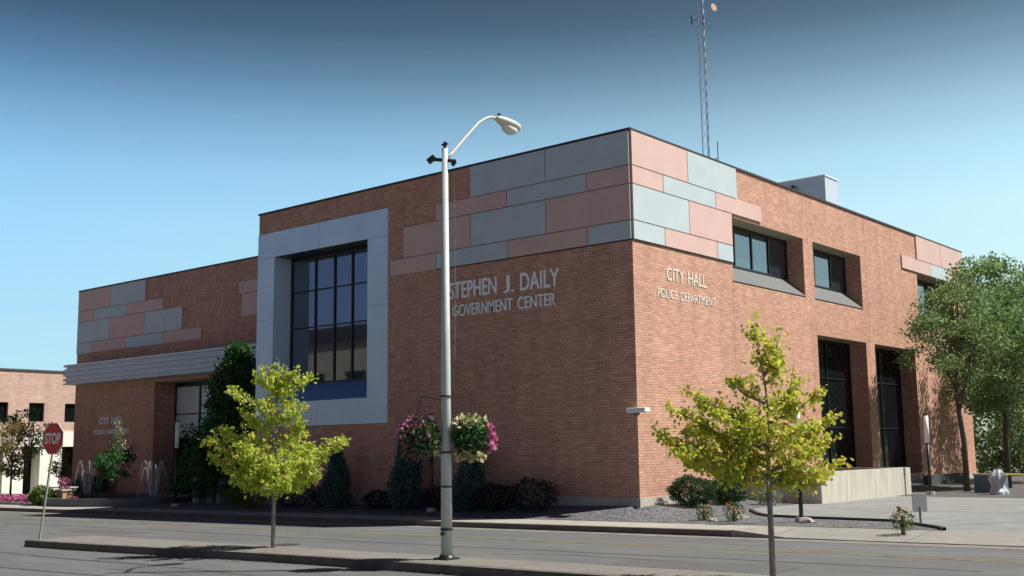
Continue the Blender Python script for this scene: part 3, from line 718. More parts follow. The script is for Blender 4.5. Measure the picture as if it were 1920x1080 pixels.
# ------------------------------------------------------------------ the two young street trees
young_tree('maple_tree', (-.98,-12.15,gz(-1)+.15), 1.28,
  [(.06,4.0,.0),(-.33,3.92,.1),(.49,3.8,-.1),(.80,3.68,.1),(-.97,3.4,-.1),(-.66,2.85,.3),(.70,3.06,-.2),(.35,3.2,.4),(-.2,3.1,-.4),(-1.21,2.54,.2),(-1.45,2.32,-.2),(-1.47,1.96,.3),
   (1.56,2.25,.0),(.92,2.05,.4),(.9,1.75,-.3),(.87,1.45,.2),(.39,1.42,-.5),(-.8,1.5,-.3),(-.4,1.55,.6),(.68,2.58,-.4),(-1.05,1.75,.1),(0,2.0,.9),(.1,1.9,-.9),(-.6,2.2,-.8),(.55,2.2,.75),(-.75,2.1,.7)],
  m_leafy, 'young maple with bright yellow green leaves on the median, left of the lamp post', 'tree', 'young maples on the median', leaf=.088, dens=165, rad=.11, trunk_r=.042, scl=.97)
young_tree('maple_tree', (10.39,-12.27,gz(10.4)+.15), 1.5,
  [(-.12,3.7,.0),(.34,3.75,.1),(.22,3.2,-.1),(-.54,3.02,.3),(-1.25,2.83,-.1),(-1.45,2.59,.3),(-1.64,2.16,.0),(-1.5,1.92,-.3),(-1.2,1.74,.3),(-.84,1.78,-.5),(-.32,1.78,.5),
   (.5,2.87,.1),(.82,2.78,-.2),(1.1,2.42,.1),(.97,2.11,.4),(.76,1.92,-.3),(1.19,1.72,.1),(.89,1.5,-.1),(.41,1.55,.4),(-1.0,2.3,.7),(-.9,2.5,-.7),(-.4,2.5,-.5),(-.3,2.3,.85),(.3,2.2,-.8),(-.7,2.1,.1),(-1.1,2.1,.2)],
  m_leafy2, 'young maple with sparse yellow leaves on the median, right of the lamp post', 'tree', 'young maples on the median', leaf=.075, dens=190, rad=.095, trunk_r=.042, scl=.95)

P = []
for bx, by in ((-1.2,-12.3),(10.0,-12.5)):
    for k in range(150):
        x = bx+rng.normal()*1.3; y = -12.95+abs(rng.normal())*.5
        if y < -11.95: P.append((x, y, gz(x)+.156+rng.uniform(0,.01)))
    for k in range(70):
        x = bx+rng.normal()*2; P.append((x, med_edge(x)-.06-abs(rng.normal())*.12, gz(x)+.006))
V = leaves(np.array(P), .07, slim=.8); V[:,:,2] = V[:,:1,2]+(V[:,:,2]-V[:,:1,2])*.15; V[:,:,2] = np.maximum(V[:,:,2], V[:,:1,2]+.002)
o = quads_obj('fallen_leaves', V, leaf_mat('fallen_leaf', (.16,.10,.04), (.30,.22,.06), (.38,.32,.10), .1)); tag(o, 'scattered dry leaves lying along the median kerb', 'fallen leaves', kind='stuff')

# ------------------------------------------------------------------ street lamp with hanging baskets
LX, LY = 4.12, -12.32
o = empty('street_lamp', (LX, LY, gz(LX)+.152), 'tall galvanised street lamp with cobra head standing on the median', 'street lamp')
zb = gz(LX)+.152
b = MB(); b.tube([(0,0,.03),(0,0,3.2),(0,0,7.15-zb)], [.102,.084,.056], 16); b.build('pole', MT['galv'], o, smooth=True)
b = MB(); b.box(-.17,.17,-.17,.17,0,.03); b.tube([(0,0,.03),(0,0,.08)],[.15,.12],12); b.build('base_plate', MT['dark'], o, bevel=.008)
b = MB(); b.box(-.03,.06,-.13,-.10,.42,.47); b.tube([(0,0,.50),(0,0,.54)],.112,16); b.build('band', MT['dark'], o)
b = MB(); b.tube([(0,0,7.15-zb),(0,0,7.28-zb)],[.03,.03],6); b.box(-.07,.07,-.02,.02,7.22-zb,7.25-zb); b.build('finial', MT['dark'], o)
zc = 6.93-zb
b = MB(); p1 = Vector((-.17,-.14,0)); b.tube([Vector((-.16,-.13,zc+.02)),Vector((.16,.13,zc-.02))],.035,6)
b.tube([Vector((-.24,-.20,zc-.03)),Vector((-.15,-.12,zc+.07))],.06,6); b.tube([Vector((.10,.09,zc-.1)),Vector((.15,.12,zc-.02))],.04,6); b.build('clamp', MT['dark'], o)
b = MB()
arm = [(0,.05,6.98-zb),(0,.17,7.08-zb),(0,.58,7.50-zb),(0,.95,7.86-zb),(0,1.17,8.0-zb),(0,1.33,8.06-zb),(0,1.48,8.07-zb)]
b.tube(arm, [.034,.032,.03,.028,.028,.028,.028], 8); b.build('arm', mat('arm_galvanised',(.5,.5,.46),.5), o, smooth=True)
# lamp head: lofted housing and drop lens
def loft(secs, m, name, parent):
    b = MB(); n = 14
    for (y, z, wx, wz) in secs:
        for j in range(n):
            t = 2*math.pi*j/n; b.v.append((math.cos(t)*wx, y, z+math.sin(t)*wz))
    for k in range(len(secs)-1):
        for j in range(n): a = k*n+j; c = k*n+(j+1) % n; b.f.append((a,c,c+n,a+n))
    b.f.append(tuple(range(n))[::-1]); k = (len(secs)-1)*n; b.f.append(tuple(k+j for j in range(n)))
    return b.build(name, m, parent, smooth=True)
hz0 = 8.07-zb
head = loft([(1.45,hz0,.045,.045),(1.53,hz0,.08,.06),(1.68,hz0-.02,.13,.085),(1.9,hz0-.045,.165,.095),(2.06,hz0-.07,.145,.085),(2.15,hz0-.085,.08,.04)], mat('lamp_housing',(.62,.58,.5),.5), 'lamp_head', o)
loft([(1.68,hz0-.10,.05,.02),(1.75,hz0-.13,.11,.07),(1.9,hz0-.15,.13,.10),(2.02,hz0-.15,.10,.07),(2.09,hz0-.13,.04,.02)], mat('frosted_lens',(.72,.72,.68),.25), 'lens', head)
b = MB(); b.tube([(0,1.56,hz0+.06),(0,1.56,hz0+.11)],.035,8); b.build('photocell', MT['dark'], head)
b = MB(); b.tube([(.13,.11,6.7-zb),(.14,.12,4.5-zb),(.12,.11,3.2-zb)],.009,4); b.build('cable', MT['bark'], o)
for z in (2.55-zb, 1.55-zb, .95-zb):
    b = MB(); b.tube([(0,0,z),(0,0,z+.03)],.106,14); b.build('band', MT['dark'], o)
for s, lab, mm, side in ((-1,'hanging flower basket with dusky purple pink blooms, left side of the lamp post', m_purp, 'l'), (1,'hanging flower basket with cream leaves and magenta blooms, right side of the lamp post', m_pinkf, 'r')):
    r3 = Vector(tuple(RT)); cpt = Vector((LX,LY,0))+r3*(.46*s)
    bz = 1.80
    q = empty('hanging_basket', (cpt.x, cpt.y, bz), lab, 'flower basket', 'flower baskets hung on the lamp post')
    b = MB(); b.tube([(0,0,-.2),(0,0,-.12),(0,0,.02),(0,0,.06)],[.10,.19,.25,.25],14); b.build('pot', MT['dark'], q, smooth=True)
    b = MB(); hk = Vector((0,0,.72))
    for k in range(3):
        a = k*2.1+.4; b.tube([Vector((.24*math.cos(a),.24*math.sin(a),.06)), hk], .006, 4)
    b.tube([hk, hk+Vector((-.02*s,0,.06))],.008,4); b.build('chain', MT['dark'], q)
    def lump(n, c, r, m, nm, sz):
        P = clump_pts(c, r, n, .25); quads_obj(nm, leaves(P, sz, slim=.9), m, q)
    lump(1500, (0,0,.05), (.36,.36,.36), m_dkgreen, 'foliage', .07)
    K = np.array(tuple(RT))
    if side == 'l':
        lump(700, tuple(-K*.07+np.array([0,0,.10])), (.37,.37,.36), m_purp, 'blossoms', .055)
        lump(90, tuple(K*.26+np.array([0,0,-.08])), (.16,.16,.24), m_cream, 'trailing_leaves', .08)
        lump(100, tuple(-K*.1+np.array([0,0,-.22])), (.28,.28,.16), mat('dull_red_petal',(.35,.07,.09),.7), 'low_blossoms', .055)
    else:
        lump(330, tuple(-K*.05+np.array([0,0,.26])), (.33,.33,.17), m_cream, 'variegated_leaves', .085)
        lump(170, tuple(-K*.02+np.array([0,0,-.28])), (.33,.33,.13), m_cream, 'trailing_leaves', .08)
        lump(230, tuple(K*.29+np.array([0,0,.02])), (.15,.15,.26), m_pinkf, 'blossoms', .075)
    # bracket arm belongs to the lamp
    b = MB(); a0_ = Vector((0,0,bz+.78-zb)); e_ = r3*(.46*s)+a0_
    b.tube([a0_-Vector((0,0,.1)), e_], .008, 5); b.build('bracket', MT['dark'], o)

# ------------------------------------------------------------------ stop sign
SX, SY = -8.3, -13.4
o = empty('stop_sign', (SX, SY, gz(SX)+.14), 'red octagonal stop sign on a thin leaning post at the tip of the median', 'sign')
lean = Vector(tuple(RT))
pt = lambda h, d=0: Vector((lean.x, lean.y, 0))*(-.32*h/2.9*-1)*.0+Vector((0,0,h))
tilt = .105
sh_ = lambda h: Vector((-.10*0+lean.x*tilt*h, lean.y*tilt*h, h))
b = MB(); m4 = None
b.tube([sh_(0), sh_(1.2)],.028,6); b.tube([sh_(1.1)+Vector((0,-.0,0)), sh_(2.75)],.032,6); b.build('post', mat('sign_post',(.30,.27,.24),.6), o)
ang = R(20)   # the face is turned well away from square-on
cx_ = sh_(2.42); nrm = (Vector((17.9,-26.9,0))-Vector((SX,SY,0))).normalized()
nrm = Matrix.Rotation(R(-53), 3, 'Z') @ nrm
sdv = Vector((-nrm.y, nrm.x, 0)); upv = Vector((0,0,1))
def octo(r, off, th, m, name, par):
    b = MB(); n = 8
    for d in (off, off-th):
        for j in range(n):
            t = math.pi/8+j*math.pi/4; b.v.append(tuple(cx_+sdv*math.cos(t)*r+upv*math.sin(t)*r+nrm*d))
    b.f = [tuple(range(8)), tuple(range(8,16))[::-1]]+[(j,j+8,(j+1)%8+8,(j+1)%8) for j in range(8)]
    return b.build(name, m, par)
rim = octo(.41, .046, .010, MT['white'], 'sign_rim', o)
octo(.385, .050, .004, MT['red'], 'sign_face', o)
# letters S T O P
lt = text_part('STOP', -.29, .29, -.13, .14, 'lettering', MT['white'], o, 'y', 0, .003, bold=.035)
mm_ = Matrix((sdv, -nrm, upv)).transposed().to_4x4(); mm_.translation = cx_+nrm*.054
lt.matrix_local = mm_

# ------------------------------------------------------------------ other lamps with white cylinder heads
def path_lamp(x, y, ztop, zmid, label):
    zb = H(x, y); q = empty('path_lamp', (x, y, zb), label, 'lamp', 'dark post lamps with white cylinder shades')
    b = MB(); b.tube([(0,0,.0),(0,0,zmid-zb)],.055,8); b.build('post', MT['dark'], q, smooth=True)
    b = MB(); b.tube([(0,0,zmid-zb),(0,0,ztop-.02-zb)],.085,12); b.build('shade', MT['white'], q, smooth=True)
    b = MB(); b.tube([(0,0,ztop-.02-zb),(0,0,ztop+.03-zb)],[.09,.08],12); b.build('cap', MT['dark'], q)
    b = MB(); b.tube([(0,0,-.05),(0,0,.12)],[.16,.15],12); b.build('base', MT['footing'], q)
    return q
path_lamp(5.33,-.86,2.65,1.84,'dark post lamp with white shade in the gravel, seen behind the right maple')
path_lamp(3.68,12.67,2.63,1.65,'dark post lamp with white shade beside the far end of the concrete planter')
path_lamp(-21.58,-1.0,2.92,1.85,'dark post lamp with white shade by the shaded entrance under the canopy')
path_lamp(-7.08,-1.21,2.75,1.9,'dark post lamp by the shaded wall, its shade hidden by the left flower basket')

# ------------------------------------------------------------------ planter, small sign, cabinet
o = MB(); O_ = [(.05,5.4),(3.0,5.4),(3.0,12.7),(.05,12.7)]; I_ = [(.3,5.65),(2.75,5.65),(2.75,12.45),(.3,12.45)]
for k in range(4):
    (a,b_),(c,d) = O_[k],O_[(k+1)%4]; (e,f),(g,h) = I_[k],I_[(k+1)%4]; zt=.80
    o.quad((a,b_,-.6),(c,d,-.6),(c,d,zt),(a,b_,zt)); o.quad((a,b_,zt),(c,d,zt),(g,h,zt),(e,f,zt)); o.quad((e,f,zt),(g,h,zt),(g,h,.4),(e,f,.4))
pl = o.build('concrete_planter', MT['concrete'])
tag(pl, 'long pale concrete planter wall in front of the tall dark windows', 'planter')
b = MB(); b.box(.3,2.75,5.65,12.45,.5,.66); so_ = b.build('soil', mat('soil',(.06,.05,.04),.95), pl)
o = empty('utility_cabinet', (.5,4.55,H(.5,4.5)), 'grey metal utility cabinet against the sunlit wall behind the clipped bushes', 'cabinet')
b = MB(); b.box(-.25,.25,-.35,.35,0,.95); b.build('body', mat('cabinet_grey',(.22,.23,.25),.5), o, bevel=.01)
b = MB(); b.box(.25,.265,-.3,.3,.06,.88); d_ = b.build('door', mat('cabinet_door',(.24,.25,.27),.5), o); b = MB(); b.box(.265,.285,.2,.23,.4,.55); b.build('handle', MT['dark'], d_)
o = empty('small_sign', (8.25,-.75,H(8.25,-.75)), 'small blank grey sign on a short post at the tip of the gravel bed', 'sign')
b = MB(); b.tube([(0,0,-.05),(0,0,.42)],.03,6); b.build('post', mat('grey_post',(.25,.25,.25),.6), o)
b = MB(); b.box(-.17,.17,-.012,.012,.30,.72, Matrix.Rotation(R(40),4,'Z')); b.build('panel', mat('sign_back',(.55,.54,.54),.6), o, bevel=.004)

# ------------------------------------------------------------------ shrubs along the building
shrub('juniper', -11.9,-.95,.8,.7,2.0,m_jun,'blue green upright juniper by the shaded wall, right of the left maple','shrub','upright junipers along the shaded wall',leaf=.13,n=5200,shape='cone')
shrub('juniper', -8.55,-.85,.88,.75,2.6,m_jun,'tallest upright juniper by the shaded wall, behind the left flower basket','shrub','upright junipers along the shaded wall',leaf=.13,n=6000,shape='cone')
shrub('juniper', -5.75,-.85,.82,.7,1.95,m_jun,'blue green upright juniper by the shaded wall, behind the lamp pole','shrub','upright junipers along the shaded wall',leaf=.13,n=5000,shape='cone')
shrub('barberry_bush', -4.6,-1.0,.75,.55,.85,m_blk,'low blackish bush by the shaded wall, just right of the lamp pole','shrub','dark low bushes along the shaded wall',n=1800)
shrub('barberry_bush', -3.2,-.95,.85,.6,1.0,m_blk,'rightmost low blackish bush by the shaded wall','shrub','dark low bushes along the shaded wall',n=2000)
shrub('barberry_bush', -14.2,-1.0,.95,.6,1.0,m_blk,'low blackish bush by the shaded wall, behind the trunk of the left maple','shrub','dark low bushes along the shaded wall',n=1800)
shrub('barberry_bush', -12.6,-.75,.8,.5,.8,m_blk,'low blackish bush at the foot of the left juniper','shrub','dark low bushes along the shaded wall',n=1500)
shrub('barberry_bush', -9.9,-.8,.7,.5,.6,m_blk,'lowest blackish bush, between the two left junipers','shrub','dark low bushes along the shaded wall',n=1500)
shrub('barberry_bush', -7.2,-.75,.7,.5,.7,m_blk,'low blackish bush between the tallest juniper and the lamp pole','shrub','dark low bushes along the shaded wall',n=1500)
shrub('green_bush', -16.8,-1.1,1.15,.6,.9,m_lime,'light green spreading bush left of the left maple trunk','shrub',n=2600)
shrub('boxwood', .95,1.25,.72,.62,.88,m_box,'larger rounded dark green boxwood near the brick corner, in sun','shrub','clipped boxwoods in the gravel',leaf=.05,n=9000)
shrub('boxwood', 1.15,2.9,.62,.6,.85,m_box,'rounded dark green boxwood just behind the larger one','shrub','clipped boxwoods in the gravel',leaf=.05,n=8000)
shrub('sage_bush', 1.9,4.0,.45,.4,.5,m_sage,'small pale grey green bush in front of the concrete planter','shrub',n=900,leaf=.06)
def rose(x, y, r, h, label, nf=22):
    q = shrub('rose_bush', x, y, r, r, h, m_lime, label, 'shrub', 'rose bushes in the gravel', n=420, leaf=.05)
    P = clump_pts((0,0,h*.75),(r*.9,r*.9,h*.4),nf,.3); quads_obj('blossoms', leaves(P,.07,slim=.95), m_redf, q); return q
rose(3.65,-1.2,.3,.5,'rose bush in the gravel below the boxwoods, nearer the planter')
rose(2.75,-1.15,.24,.42,'thin rose bush in the gravel below the larger boxwood',14)
rose(8.6,-2.75,.26,.48,'small red rose bush beside the small grey sign',26)
# pale stones lying in the gravel
m_stone = mat('pale_stone', (.38,.34,.31), .9, noise=(4,.2), bump=(8,.8))
def rock(x, y, r, label):
    b = MB(); n = 9; i0 = 0
    for k, (rr, z) in enumerate(((.9,0),(1.0,.25),(.8,.5),(.45,.68),(.1,.72))):
        for j in range(n):
            t = 2*math.pi*j/n; q = rr*(1+.18*math.sin(3*t+k+x*7)); b.v.append((q*r*math.cos(t), q*r*.8*math.sin(t), z*r))
    for k in range(4):
        for j in range(n): a = k*n+j; c = k*n+(j+1)%n; b.f.append((a,c,c+n,a+n))
    b.f.append(tuple(4*n+j for j in range(n)))
    o = b.build('stone', m_stone); o.location = (x, y, H(x,y)-.02); return tag(o, label, 'stone', 'stones in the gravel')
rock(3.45,-.55,.24,'pale stone in the gravel right behind the nearer rose bush')
rock(3.1,-1.35,.16,'small pale stone between the two rose bushes')
rock(5.55,-1.05,.22,'flat stone at the foot of the dark post lamp in the gravel')
rock(4.4,16.0,.3,'grey stone at the foot of the tree by the far end of the plaza')

# ------------------------------------------------------------------ dense dark tree by the entrance
cl = []
for k in range(300):
    t = rng.uniform(0,1)**1.1; a = rng.uniform(0,2*math.pi); rr = 3.3*(1-t)**.85*rng.uniform(.5,1)
    cl.append((rr*math.cos(a)*1.0, rr*math.sin(a)*.75, .5+t*5.9, rng.uniform(.35,.65)))
big_tree('dense_tree', (-21.6,1.9,H(-21,1.9)), [(0,0,1.5),(0,0,3.5),(.1,0,5.8)], cl, m_dkgreen, 'dense dark green tree in shade, directly left of the framed window', leaf=.17, n=170, trunk_r=.14)

# ------------------------------------------------------------------ trees on the right
G4 = 'tall trees beyond the sunlit wall'
def lc(*a, **k): return crown_clumps(*a, **k)
big_tree('locust_tree', (3.9,15.8,H(4,15.8)), [(.02,0,1.8),(-.15,.1,3.2),(-.3,.2,5.0)], lc(.1,.2,6.1,1.75,1.9,2.2,95,r0=.3,r1=.6)+lc(-1.0,-.3,5.0,1.1,.8,.8,14,r0=.2,r1=.38), m_green,
   'slender leaning tree in front of the far end of the sunlit brick wall', group=G4, leaf=.12, n=170, trunk_r=.13, bark=MT['bark_dark'])
big_tree('locust_tree', (4.3,19.5,H(5,19)), [(0,.1,2.0),(.1,.2,4.2),(0,.2,6.5)], lc(.1,0,5.9,2.4,2.6,3.5,220,r0=.4,r1=.8), m_green,
   'leafy tree right of the building end, nearest the white bundle', group=G4, leaf=.14, n=150, trunk_r=.12)
big_tree('locust_tree', (3.6,26.5,-.1), [(.1,0,2.5),(0,.3,5)], lc(0,0,5.3,2.3,3.3,4.2,190,r0=.4,r1=.8), m_green,
   'leafy tree close beside the far corner of the brick building', group=G4, leaf=.16, n=120, trunk_r=.13)
big_tree('locust_tree', (-.6,36,-.1), [(.1,0,2.5),(0,.3,5)], lc(0,0,4.4,3.8,3.0,4.9,230,r0=.5,r1=1.0), m_green,
   'broad low-branched tree directly behind the far corner of the building', group=G4, leaf=.2, n=90, trunk_r=.16)
big_tree('locust_tree', (4.6,41,-.1), [(.1,0,2.5),(0,.3,5)], lc(0,0,4.8,4.5,3.5,4.6,110,r0=.7,r1=1.2), m_green,
   'farthest tree at the right edge, seen between the trunks of the nearer ones', group=G4, leaf=.24, n=80, trunk_r=.16)
for (x,y,s,lab) in ((11,47,1.,'tree beyond the plaza, mirrored in the left tall dark window'),(19,55,1.1,'tree beyond the plaza, mirrored in the right tall dark window'),(28,44,1.,'tree across the plaza, mirrored low in the upper windows')):
    big_tree('locust_tree', (x,y,-.1), [(0,0,3),(0,0,6)], [(a*s,b_*s,c*s,r*s) for a,b_,c,r in lc(0,0,5.8,5,5,4.6,70,r0=1.0,r1=1.6)], m_green, lab, group='trees mirrored in the glass', leaf=.35, n=60, trunk_r=.25)

# low dark hedge at the foot of the sunlit wall, dark low wall, white bundle, tape
o = MB(); o.box(.85,1.15,19.8,24.2,-.5,.33); o_ = o.build('low_wall', mat('dark_stone_wall',(.05,.055,.06),.85,noise=(3,.15))); tag(o_, 'low dark wall at the foot of the far sunlit brick wall', 'wall')
o = empty('low_wall', (5.0,14.9,H(5,15)), 'low blue grey wall with beige coping beside the white bundle', 'wall')
b = MB(); b.box(-.5,.6,-.12,.12,-.1,.62); b.build('wall', mat('blue_grey_render',(.10,.15,.20),.8,noise=(2,.1)), o)
b = MB(); b.box(-.53,.63,-.16,.16,.62,.69); b.build('coping', mat('beige_coping',(.5,.38,.3),.8), o)
o = empty('wrapped_bundle', (5.72,13.5,H(5.7,13.5)), 'crumpled white plastic wrapped bundle at the end of the low wall', 'bundle')
b = MB(); n = 16; ks = 9
for k in range(ks):
    z = .86*k/(ks-1); rr = .24+.05*math.sin(k*1.3+1)
    if k == ks-1: rr = .12
    for j in range(n):
        t = 2*math.pi*j/n; q = rr*(1+.14*math.sin(4*t+k*.5)+.12*math.sin(7*t-k*.4)); b.v.append((q*math.cos(t), q*math.sin(t), z))
for k in range(ks-1):
    for j in range(n): a = k*n+j; c = k*n+(j+1)%n; b.f.append((a,c,c+n,a+n))
b.f.append(tuple((ks-1)*n+j for j in range(n))); b.build('wrapping', mat('white_plastic',(.45,.47,.51),.35,noise=(3,.2)), o)
b = MB(); b.tube([(0,0,.84),(0,0,.95)],.05,6); b.build('tie', mat('dark_tie',(.1,.1,.12),.6), o)
b = MB(); b.tube([(0,0,0),(.9,1.1,-.06),(2.2,2.4,-.02),(3.6,4.6,.1)],.035,4,sx=.15); t_ = b.build('barrier_tape', mat('yellow_tape',(.55,.5,.08),.5)); t_.location = (5.9,13.7,.55)
tag(t_, 'yellow barrier tape stretched to the right from the white bundle', 'tape')
o = empty('barrier_post', (9.5,18.2,H(9.5,18)), 'thin post holding the far end of the yellow barrier tape', 'post')
b = MB(); b.tube([(0,0,-.1),(0,0,1.0)],.03,6); b.build('post', MT['dark'], o); b = MB(); b.tube([(0,0,0),(0,0,.05)],.15,10); b.build('base', MT['dark'], o)

# ------------------------------------------------------------------ fountain and entrance furniture
o = empty('fountain', (-28.5,.6,H(-28.5,.6)), 'low dark fountain with thin arching water jets in front of the wing', 'fountain')
b = MB(); 
for (r0, r1, z0, z1) in ((4.2,3.9,0,.32),):
    n = 40
    for j in range(n):
        t0, t1 = 2*math.pi*j/n, 2*math.pi*(j+1)/n; P = lambda r, t, z: (r*math.cos(t), r*math.sin(t)*.7, z)
        b.quad(P(r0,t0,z0-.2),P(r0,t1,z0-.2),P(r0,t1,z1),P(r0,t0,z1)); b.quad(P(r0,t0,z1),P(r0,t1,z1),P(r1,t1,z1),P(r1,t0,z1)); b.quad(P(r1,t0,z1),P(r1,t1,z1),P(r1,t1,0),P(r1,t0,0))
b.build('basin', mat('dark_stone',(.10,.11,.13),.6), o)
b = MB(); n = 40; b.v = [(3.9*math.cos(2*math.pi*j/n), 3.9*.7*math.sin(2*math.pi*j/n), .2) for j in range(n)]; b.f = [tuple(range(n))]
b.build('water', mat('basin_water',(.03,.04,.06),.05), o)
m_jet = bpy.data.materials.new('water_spray'); m_jet.use_nodes = True
n_ = m_jet.node_tree.nodes; l_ = m_jet.node_tree.links; tr = n_.new('ShaderNodeBsdfTransparent'); mx = n_.new('ShaderNodeMixShader'); mx.inputs[0].default_value = .13
n_['Principled BSDF'].inputs['Base Color'].default_value = (.75,.75,.82,1); n_['Principled BSDF'].inputs['Roughness'].default_value = .3
l_.new(tr.outputs[0], mx.inputs[1]); l_.new(n_['Principled BSDF'].outputs[0], mx.inputs[2]); l_.new(mx.outputs[0], n_['Material Output'].inputs[0])
for k in range(20):
    side = -1 if k < 10 else 1; i = k % 10
    xc = side*2.75; a_ = 2*math.pi*i/10; x0 = xc+.95*math.cos(a_); y0 = .55*math.sin(a_)
    x1 = xc+.15*math.cos(a_); y1 = .1*math.sin(a_); hgt = 1.25+.45*abs(math.sin(i*1.7+side))
    P = []
    for q_ in range(17):
        t = q_/16*.97; P.append((x0+(x1-x0)*t, y0+(y1-y0)*t, .2+4*hgt*t*(1-t)))
    b = MB(); b.tube(P, [.014+.035*q_/16 for q_ in range(17)], 5); b.build('water_jet', m_jet, o)
small = lambda k: lc(0,0,1.95,.72,.72,.9,26,r0=.22,r1=.4)
big_tree('small_tree', (-28.4,.35,H(-29,.5)+.1), [(0,0,.8),(0,0,1.8)], [(x,y,z,r) for x,y,z,r in lc(0,0,1.7,.8,.8,.75,40,r0=.25,r1=.45)], m_dkgreen,
   'small tree beside the fountain, dark below and tan at its top', leaf=.12, n=220, trunk_r=.04)
tt = [o_ for o_ in C.objects if o_.name.startswith('small_tree')][0]
P = np.concatenate([clump_pts((x,y,z),(r,r,r),60,.5) for x,y,z,r in [(0,0,2.7,.35),(-.15,.1,3.0,.3),(.15,0,3.15,.25),(-.35,0,2.45,.3),(.3,.1,2.5,.3),(0,0,3.4,.18)]])
quads_obj('top_leaves', leaves(P,.1,slim=.7), m_sage, tt)
# bench near the entrance
o = empty('stone_bench', (-21.9,.9,H(-22,.9)), 'pale blue grey bench top in the shade behind the light green bush', 'bench')
b = MB(); b.box(-1.0,1.0,-.22,.22,.78,.90); b.build('seat', mat('bench_stone',(.25,.32,.38),.6), o, bevel=.02)
for s in (-1,1):
    b = MB(); b.box(s*.75-.12,s*.75+.12,-.18,.18,-.1,.78); b.build('leg', mat('bench_leg',(.2,.22,.24),.8), o)
o = MB(); o.box(-25.2,-20.0,2.4,2.7,-1.0,.45); o_ = o.build('low_wall', mat('dark_wall',(.08,.09,.10),.85,noise=(2,.1))); tag(o_, 'low dark retaining wall in the shade in front of the entrance glazing', 'wall')
q = shrub('flowering_bush', -22.9,1.6,.75,.5,.6,leaf_mat('pale_bloom',(.3,.22,.2),(.42,.32,.3),(.5,.45,.42),.2),'pale pinkish flowering bush in the shade left of the left maple','shrub',n=500,leaf=.1,zoff=1.0)
b = MB(); b.box(-.7,.7,-.45,.45,-1.05,.05); b.build('planter_box', MT['footing'], q)

# ------------------------------------------------------------------ far left: neighbouring building and street corner
Bn = empty('neighbour_building', (-58,0,-1), 'pale pink brick building with white ground floor at the far left', 'building')
nb = MB(); wins = [(-2.2,-.2),(1.6,3.6),(5.6,9.47),(10.94,12.05),(13.57,15.6),(18,20),(23,25)]
hol = [(a, b, 5.0, 6.3, .25, 'lrbt') for a, b in wins]
facade(nb, 'x', 0, (-8, 40), (4.33, 8.5), hol, -1)
nb.quad((0,-8,-1),(-18,-8,-1),(-18,-8,8.5),(0,-8,8.5)); nb.quad((-18,-8,8.5),(0,-8,8.5),(0,40,8.5),(-18,40,8.5)); nb.build('wall', MT['brick_pink'], Bn)
b = MB(); b.box(-.3,.08,-8.05,40,8.5,8.62); b.build('coping', mat('dark_trim',(.06,.06,.06),.6), Bn)
for a, c in wins:
    b = MB(); b.box(-.26,-.2,a,c,5.0,6.3); f__ = b.build('window', MT['glassb'], Bn)
b = MB(); b.box(-.2,.12,-8,40,3.25,4.33); b.build('band', mat('white_render',(.78,.76,.70),.8,noise=(1,.04)), Bn)
lo = MB(); doors = [(-4,-1),(3,5.2),(7.6,9.3),(10.75,11.9),(13.5,17),(20,24)]
facade(lo, 'x', 0, (-8, 40), (-.6, 3.25), [(a,c,-.6,3.25,1.2,'lrbt') for a, c in doors], -1); lo.build('ground_floor', bpy.data.materials['white_render'], Bn)
for a, c in doors:
    b = MB(); b.box(-1.25,-1.2,a,c,-.6,3.25); b.build('door', MT['glassb'], Bn)
GL = 'small trees by the far left corner'
big_tree('small_tree', (-40,1.2,H(-40,1)), [(0,0,1.2),(0,0,2.6)], lc(0,0,2.7,1.1,1.1,1.5,48,r0=.25,r1=.5), m_autumn, 'small tree with orange yellow leaves at the left edge of the picture', group=GL, leaf=.13, n=220, trunk_r=.07)
big_tree('small_tree', (-44,4.0,H(-44,4)), [(0,0,1.6),(0,0,3.0)], lc(0,0,3.7,1.5,1.5,1.5,40,r0=.2,r1=.55), m_dkgreen, 'thin twiggy tree in front of the pale brick building, left of the stop sign', group=GL, leaf=.14, n=150, trunk_r=.07)
big_tree('small_tree', (-42,5.0,H(-42,5)), [(0,0,.9),(0,0,1.8)], lc(0,0,2.0,.5,.5,1.0,24,r0=.2,r1=.4), m_lime, 'narrow light green tree just right of the stop sign post', group=GL, leaf=.12, n=170, trunk_r=.04)
# dark foliage low beside it
shrub('dark_bush', -37.5,4.2,1.2,.8,1.3,m_dkgreen,'dark bush at the left foot of the brick wing','shrub',n=2200,leaf=.14)
q = shrub('yellow_grass_clump', -30.9,-2.0+.25,.75,.5,.8,m_lime,'yellow green clump of ornamental grass at the foot of the stop sign','plant',n=1200,leaf=.16)
# flower bed
fb = empty('flower_bed', (-33.4,-1.5,H(-33.4,-1.5)), 'long bed of magenta flowers at the far left behind the sidewalk', 'flower bed')
b = MB(); b.box(-3.3,3.4,-.3,1.3,-.1,.10); b.build('border', MT['footing'], fb)
P = np.stack([rng.uniform(-3.2,3.2,2600), rng.uniform(-.25,1.2,2600), rng.uniform(.1,.34,2600)],1); quads_obj('blossoms', leaves(P,.10,bias=(0,0,.7),slim=.9), m_pinkf, fb)
P = np.stack([rng.uniform(-3.2,3.2,1500), rng.uniform(-.25,1.2,1500), rng.uniform(.05,.25,1500)],1); quads_obj('leaves', leaves(P,.10,slim=.7), m_box, fb)
o = empty('flower_urn', (-29.9,-1.2,H(-30,-1.2)), 'terracotta coloured pedestal pot with red flowers right of the stop sign post', 'flower pot')
b = MB(); b.box(-.28,.28,-.28,.28,0,.62); b.build('pedestal', mat('terracotta',(.5,.28,.17),.8,noise=(3,.1)), o, bevel=.02)
b = MB(); b.box(-.33,.33,-.33,.33,.62,.70); b.build('rim', MT['footing'], o)
